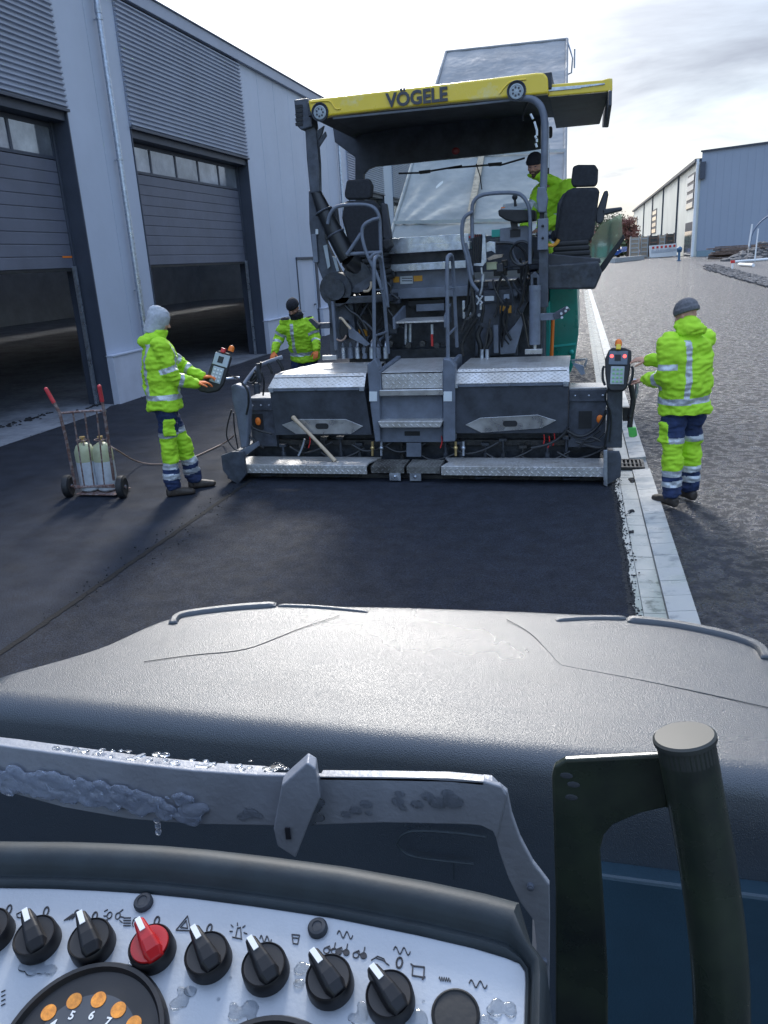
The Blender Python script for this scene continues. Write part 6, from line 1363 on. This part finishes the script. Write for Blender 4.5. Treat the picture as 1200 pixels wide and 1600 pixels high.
for (u, v) in ((225, 1412), (497, 1452)):
    m = MB(); c = pan(u, v); m.lathe(c, nP, [(.0072, 0), (.0072, .003), (.006, .0045), (.0038, .0050), (.0034, .0042), (.0001, .0044)], 24); s_ = R_(m, 'panel_screw', 'steel_black', parent=pn, smooth=True)
m = MB(); c = pan(712, 1586); m.lathe(c, nP, [(.0158, -.002), (.0158, .0015), (.0145, .0025), (.0135, .0015), (.0001, .0015)], 32); R_(m, 'blanking_plug', 'rubber', parent=pn, smooth=True)
def gauge(u, v, r, dots, digs):
    c = pan(u, v); m = MB(); m.lathe(c, nP, [(r, 0), (r*1.0, .006), (r*.97, .009), (r*.92, .009), (r*.89, .005), (.0001, .0045)], 64); g = R_(m, 'gauge_bezel', 'knob_black', parent=pn, smooth=True)
    m = MB(); m.lathe(c+nP*.0048, nP, [(r*.885, 0), (.0001, .0002)], 48); R_(m, 'gauge_face', 'gauge_face', parent=g)
    for (a, b) in dots: m = MB(); m.lathe(pan(a, b, .0052), nP, [(.0052, -.0002), (.0052, .0003), (.0001, .0003)], 20); R_(m, 'warning_light', 'gauge_orange', parent=g)
    for ch, a, b in digs:
        z = nP; y = (PY*math.cos(rad(14))+PX*math.sin(rad(14))*-0).normalized(); x = y.cross(z).normalized(); y = z.cross(x)
        mt = Matrix(((x.x, y.x, z.x, 0), (x.y, y.y, z.y, 0), (x.z, y.z, z.z, 0), (0, 0, 0, 1))); mt.translation = pan(a, b, .0054)
        text_mesh('digit', ch, .0075, mt, 'white_paint', g, ext=.0001, bold=.0002)
gauge(128, 1652, .0575, [(76, 1582), (116, 1564), (154, 1562), (185, 1578), (209, 1600)], [('4', 83, 1600), ('5', 112, 1587), ('6', 143, 1587), ('7', 168, 1597)])
gauge(410, 1758, .058, [], [])
# printed symbols
def sym(lines, wd=.0006, name='panel_symbol'):
    m = MB()
    for l in lines: stroke(m, [pan(u, v, .0005) for u, v in l], wd, nP)
    return R_(m, name, 'ink', parent=pn)
def ell(cx, cy, rx, ry, tilt=.25, n=16): return [(cx+rx*math.cos(2*PI*k/n)+tilt*-ry*math.sin(2*PI*k/n)*-1*.6, cy-ry*math.sin(2*PI*k/n)*-1) for k in range(n+1)] if 0 else [(cx+rx*math.cos(2*PI*k/n)+tilt*ry*math.sin(2*PI*k/n), cy-ry*math.sin(2*PI*k/n)) for k in range(n+1)]
for (u, v) in ((14, 1421), (72, 1424), (148, 1432), (245, 1439), (327, 1451)): sym([ell(u, v, 3.6, 7)], .0010, 'zero_mark')
sym([ell(624, 1504, 4.6, 8, .1)], .0011, 'zero_mark')
def wave(x0, y0, n, w, h, sl=.12):
    pts = []
    for k in range(n*8+1): t = k/8; pts.append((x0+t*w, y0+t*w*sl-h*math.sin(t*2*PI)))
    return pts
sym([wave(527, 1459, 2, 12, 5.5)]); sym([wave(615, 1484, 2, 13, 5.5)]); sym([wave(733, 1536, 2, 14, 5.5)]); sym([wave(686, 1529, 5, 3.6, 3)], .0004); sym([wave(406, 1466, 2, 9, 5)])
sym([[(100+k*4, 1438-k*.6), (114+k*3, 1428-k*1.2)] for k in range(4)]+[ell(120, 1428, 4, 6)[:11]])
sym([ell(171, 1430, 3.6, 5), ell(184, 1431, 3.6, 5), [(163, 1424), (168, 1421)], [(162, 1431), (167, 1431)], [(163, 1438), (168, 1437)], [(187, 1425), (192, 1421)], [(188, 1432), (193, 1433)], [(187, 1438), (191, 1441)]])
sym([[(193, 1434+k*4), (204, 1434+k*4)] for k in range(4)]+[ell(212, 1441, 5, 7)[:12]])
sym([[(275, 1453), (293, 1431), (298, 1454), (275, 1453)], [(282, 1449), (291, 1438), (293, 1450), (282, 1449)]])
sym([[(363, 1464), (378, 1467)], [(368, 1464), (371, 1450), (376, 1449), (377, 1466)], [(371, 1446), (371, 1442)], [(364, 1448), (361, 1445)], [(379, 1449), (383, 1446)], [(363, 1455), (359, 1455)], [(381, 1457), (386, 1459)]])
sym([[(456, 1460), (468, 1461), (465, 1475), (458, 1474), (456, 1460)], [(458, 1465), (467, 1466)]])
for (u, v, f1, f2) in ((510, 1485, 0, 0), (529, 1487, 1, 1), (556, 1492, 0, 1)):
    sym([ell(u, v, 4.5, 4.5, 0), [(u, v-5), (u+5, v-7), (u+6, v-1)], [(u+6, v-1), (u+12, v-2), (u+14, v-12)], ell(u+12, v+1, 4.5, 4.5, 0)])
    for ff_, du in ((f1, 0), (f2, 12)):
        if ff_: m = MB(); m.lathe(pan(u+du, v+1, .0004), nP, [(.0022, 0), (.0022, .0003), (.0001, .0003)], 14); R_(m, 'symbol_dot', 'ink', parent=pn)
sym([[(580, 1500), (590, 1494), (600, 1498), (604, 1506)], [(588, 1497), (598, 1500), (608, 1508)]], .0005)
sym([[(645, 1509), (663, 1511), (662, 1527), (644, 1524), (645, 1509)], [(642, 1506), (646, 1509)], [(660, 1530), (664, 1526)]], .0008)
sym([[(26, 1428), (34, 1424), (34, 1434), (27, 1433), (26, 1428)]])
sym([[(2, 1550+k*7), (8, 1547+k*7)] for k in range(4)], .0005)
# water spills on the panel
random.seed(5)
for (u, v, w_, h_) in ((60, 1510, 22, 8), (280, 1556, 8, 14), (300, 1548, 4, 3), (380, 1580, 16, 10), (480, 1520, 14, 16), (560, 1580, 12, 12), (780, 1572, 18, 9), (755, 1598, 20, 6), (650, 1590, 9, 8)):
    b_ = []
    for k in range(7): b_.append((pan(u+random.uniform(-w_, w_), v+random.uniform(-h_, h_), 0), random.uniform(.0022, .004), (1.4, 1.4, .28)))
    blob('water_spill', b_, 'water', .0009, pn)
for k in range(16): m = MB(); u, v = random.uniform(60, 800), random.uniform(1500, 1600); m.ball(pan(u, v), random.uniform(.0007, .0016), 6, (1, 1, .6)); R_(m, 'droplet', 'water', parent=pn, smooth=True) if v > 1495+max(0, u-400)*.1 else None
b_ = []
for k in range(40): b_.append((gp(843+random.uniform(-7, 7), 1560+random.uniform(-18, 60), -.004)+Vector((0, -.0, 0)), random.uniform(.003, .006), (1, 1, 1)))
blob('snow_patch', b_, 'snow', .0018, br, .001)
# ---- grab handle
YT = .52
pt = [q(1071, 1160, YT), q(1085, 1235, YT-.004), q(1104, 1340, YT-.012), q(1120, 1450, YT-.022), q(1128, 1560, YT-.03), q(1130, 1760, YT-.04)]
m = MB(); m.tube(pt, .0205, 36, 1); gh = R_(m, 'grab_handle', 'handle_green', smooth=True)
ax_ = (pt[0]-pt[1]).normalized()
m = MB(); m.lathe(pt[0], ax_, [(.0205, -.012), (.0205, .001), (.0222, .0015), (.0222, .0045), (.0205, .006), (.0001, .0062)], 40); R_(m, 'end_cap', 'cap_plastic', parent=gh, smooth=True)
m = MB(); pl = [(862, 1215), (866, 1198), (884, 1188), (1042, 1180), (1044, 1262), (1000, 1272), (958, 1290), (944, 1306), (938, 1330), (944, 1420), (950, 1520), (950, 1760), (868, 1760), (868, 1400)]
m.prism([q(u, v, YT+.008) for u, v in pl], (0, .007, 0)); R_(m, 'handle_plate', 'handle_green', parent=gh, bevel=.0022, seg=3)
m = MB(); m.tube([q(1041, 1185, YT+.012), q(1043, 1225, YT+.012), q(1044, 1258, YT+.012)], .0035, 8, 1); R_(m, 'weld_bead', 'handle_green', parent=gh, smooth=True)
m = MB()
for u, v in ((885, 1212), (896, 1226), (893, 1246)): m.ball(q(u, v, YT+.008), .0035, 6, (1.4, .12, .8))
R_(m, 'paint_chips', 'steel_black', parent=gh)

# ---- loose crumbs of asphalt
m = MB(); random.seed(44)
for i in range(700):
    k = random.random()
    if k < .5: y = random.uniform(4.2, 8.4); x = medge(y)+abs(random.gauss(0, .035))-.03; z = -.008 if x > medge(y) else .014
    elif k < .75: y = random.uniform(4.2, 8); x = -3.55+random.gauss(0, .10); z = .012
    else: y = random.uniform(6, 17); x = -8.05+random.gauss(0, .12); z = .008
    s_ = random.uniform(.003, .009); m.ball((x, y, z+s_*.4), s_, 3, (1, random.uniform(.7, 1.2), .8))
tag(m.build('asphalt_crumbs', 'asphalt_crumb'), 'loose black crumbs of asphalt scattered along the joints and the kerb', 'asphalt crumbs', kind='stuff')
# dark lumps swept onto the concrete apron by the open door
for (u, v, w_, lab) in ((40, 657, .30, 'long dark smear of asphalt lumps on the pale concrete by the nearest door'), (155, 632, .12, 'small dark heap of asphalt lumps against the white plinth by the hand truck')):
    p = qz(u, v, .01); m = MB()
    for i in range(60): m.ball((p.x+random.gauss(0, w_*.25), p.y+random.gauss(0, w_*1.3), .012), random.uniform(.010, .03), 4, (1, 1.3, .6))
    tag(m.build('asphalt_heap', 'asphalt_crumb'), lab, 'asphalt heap')
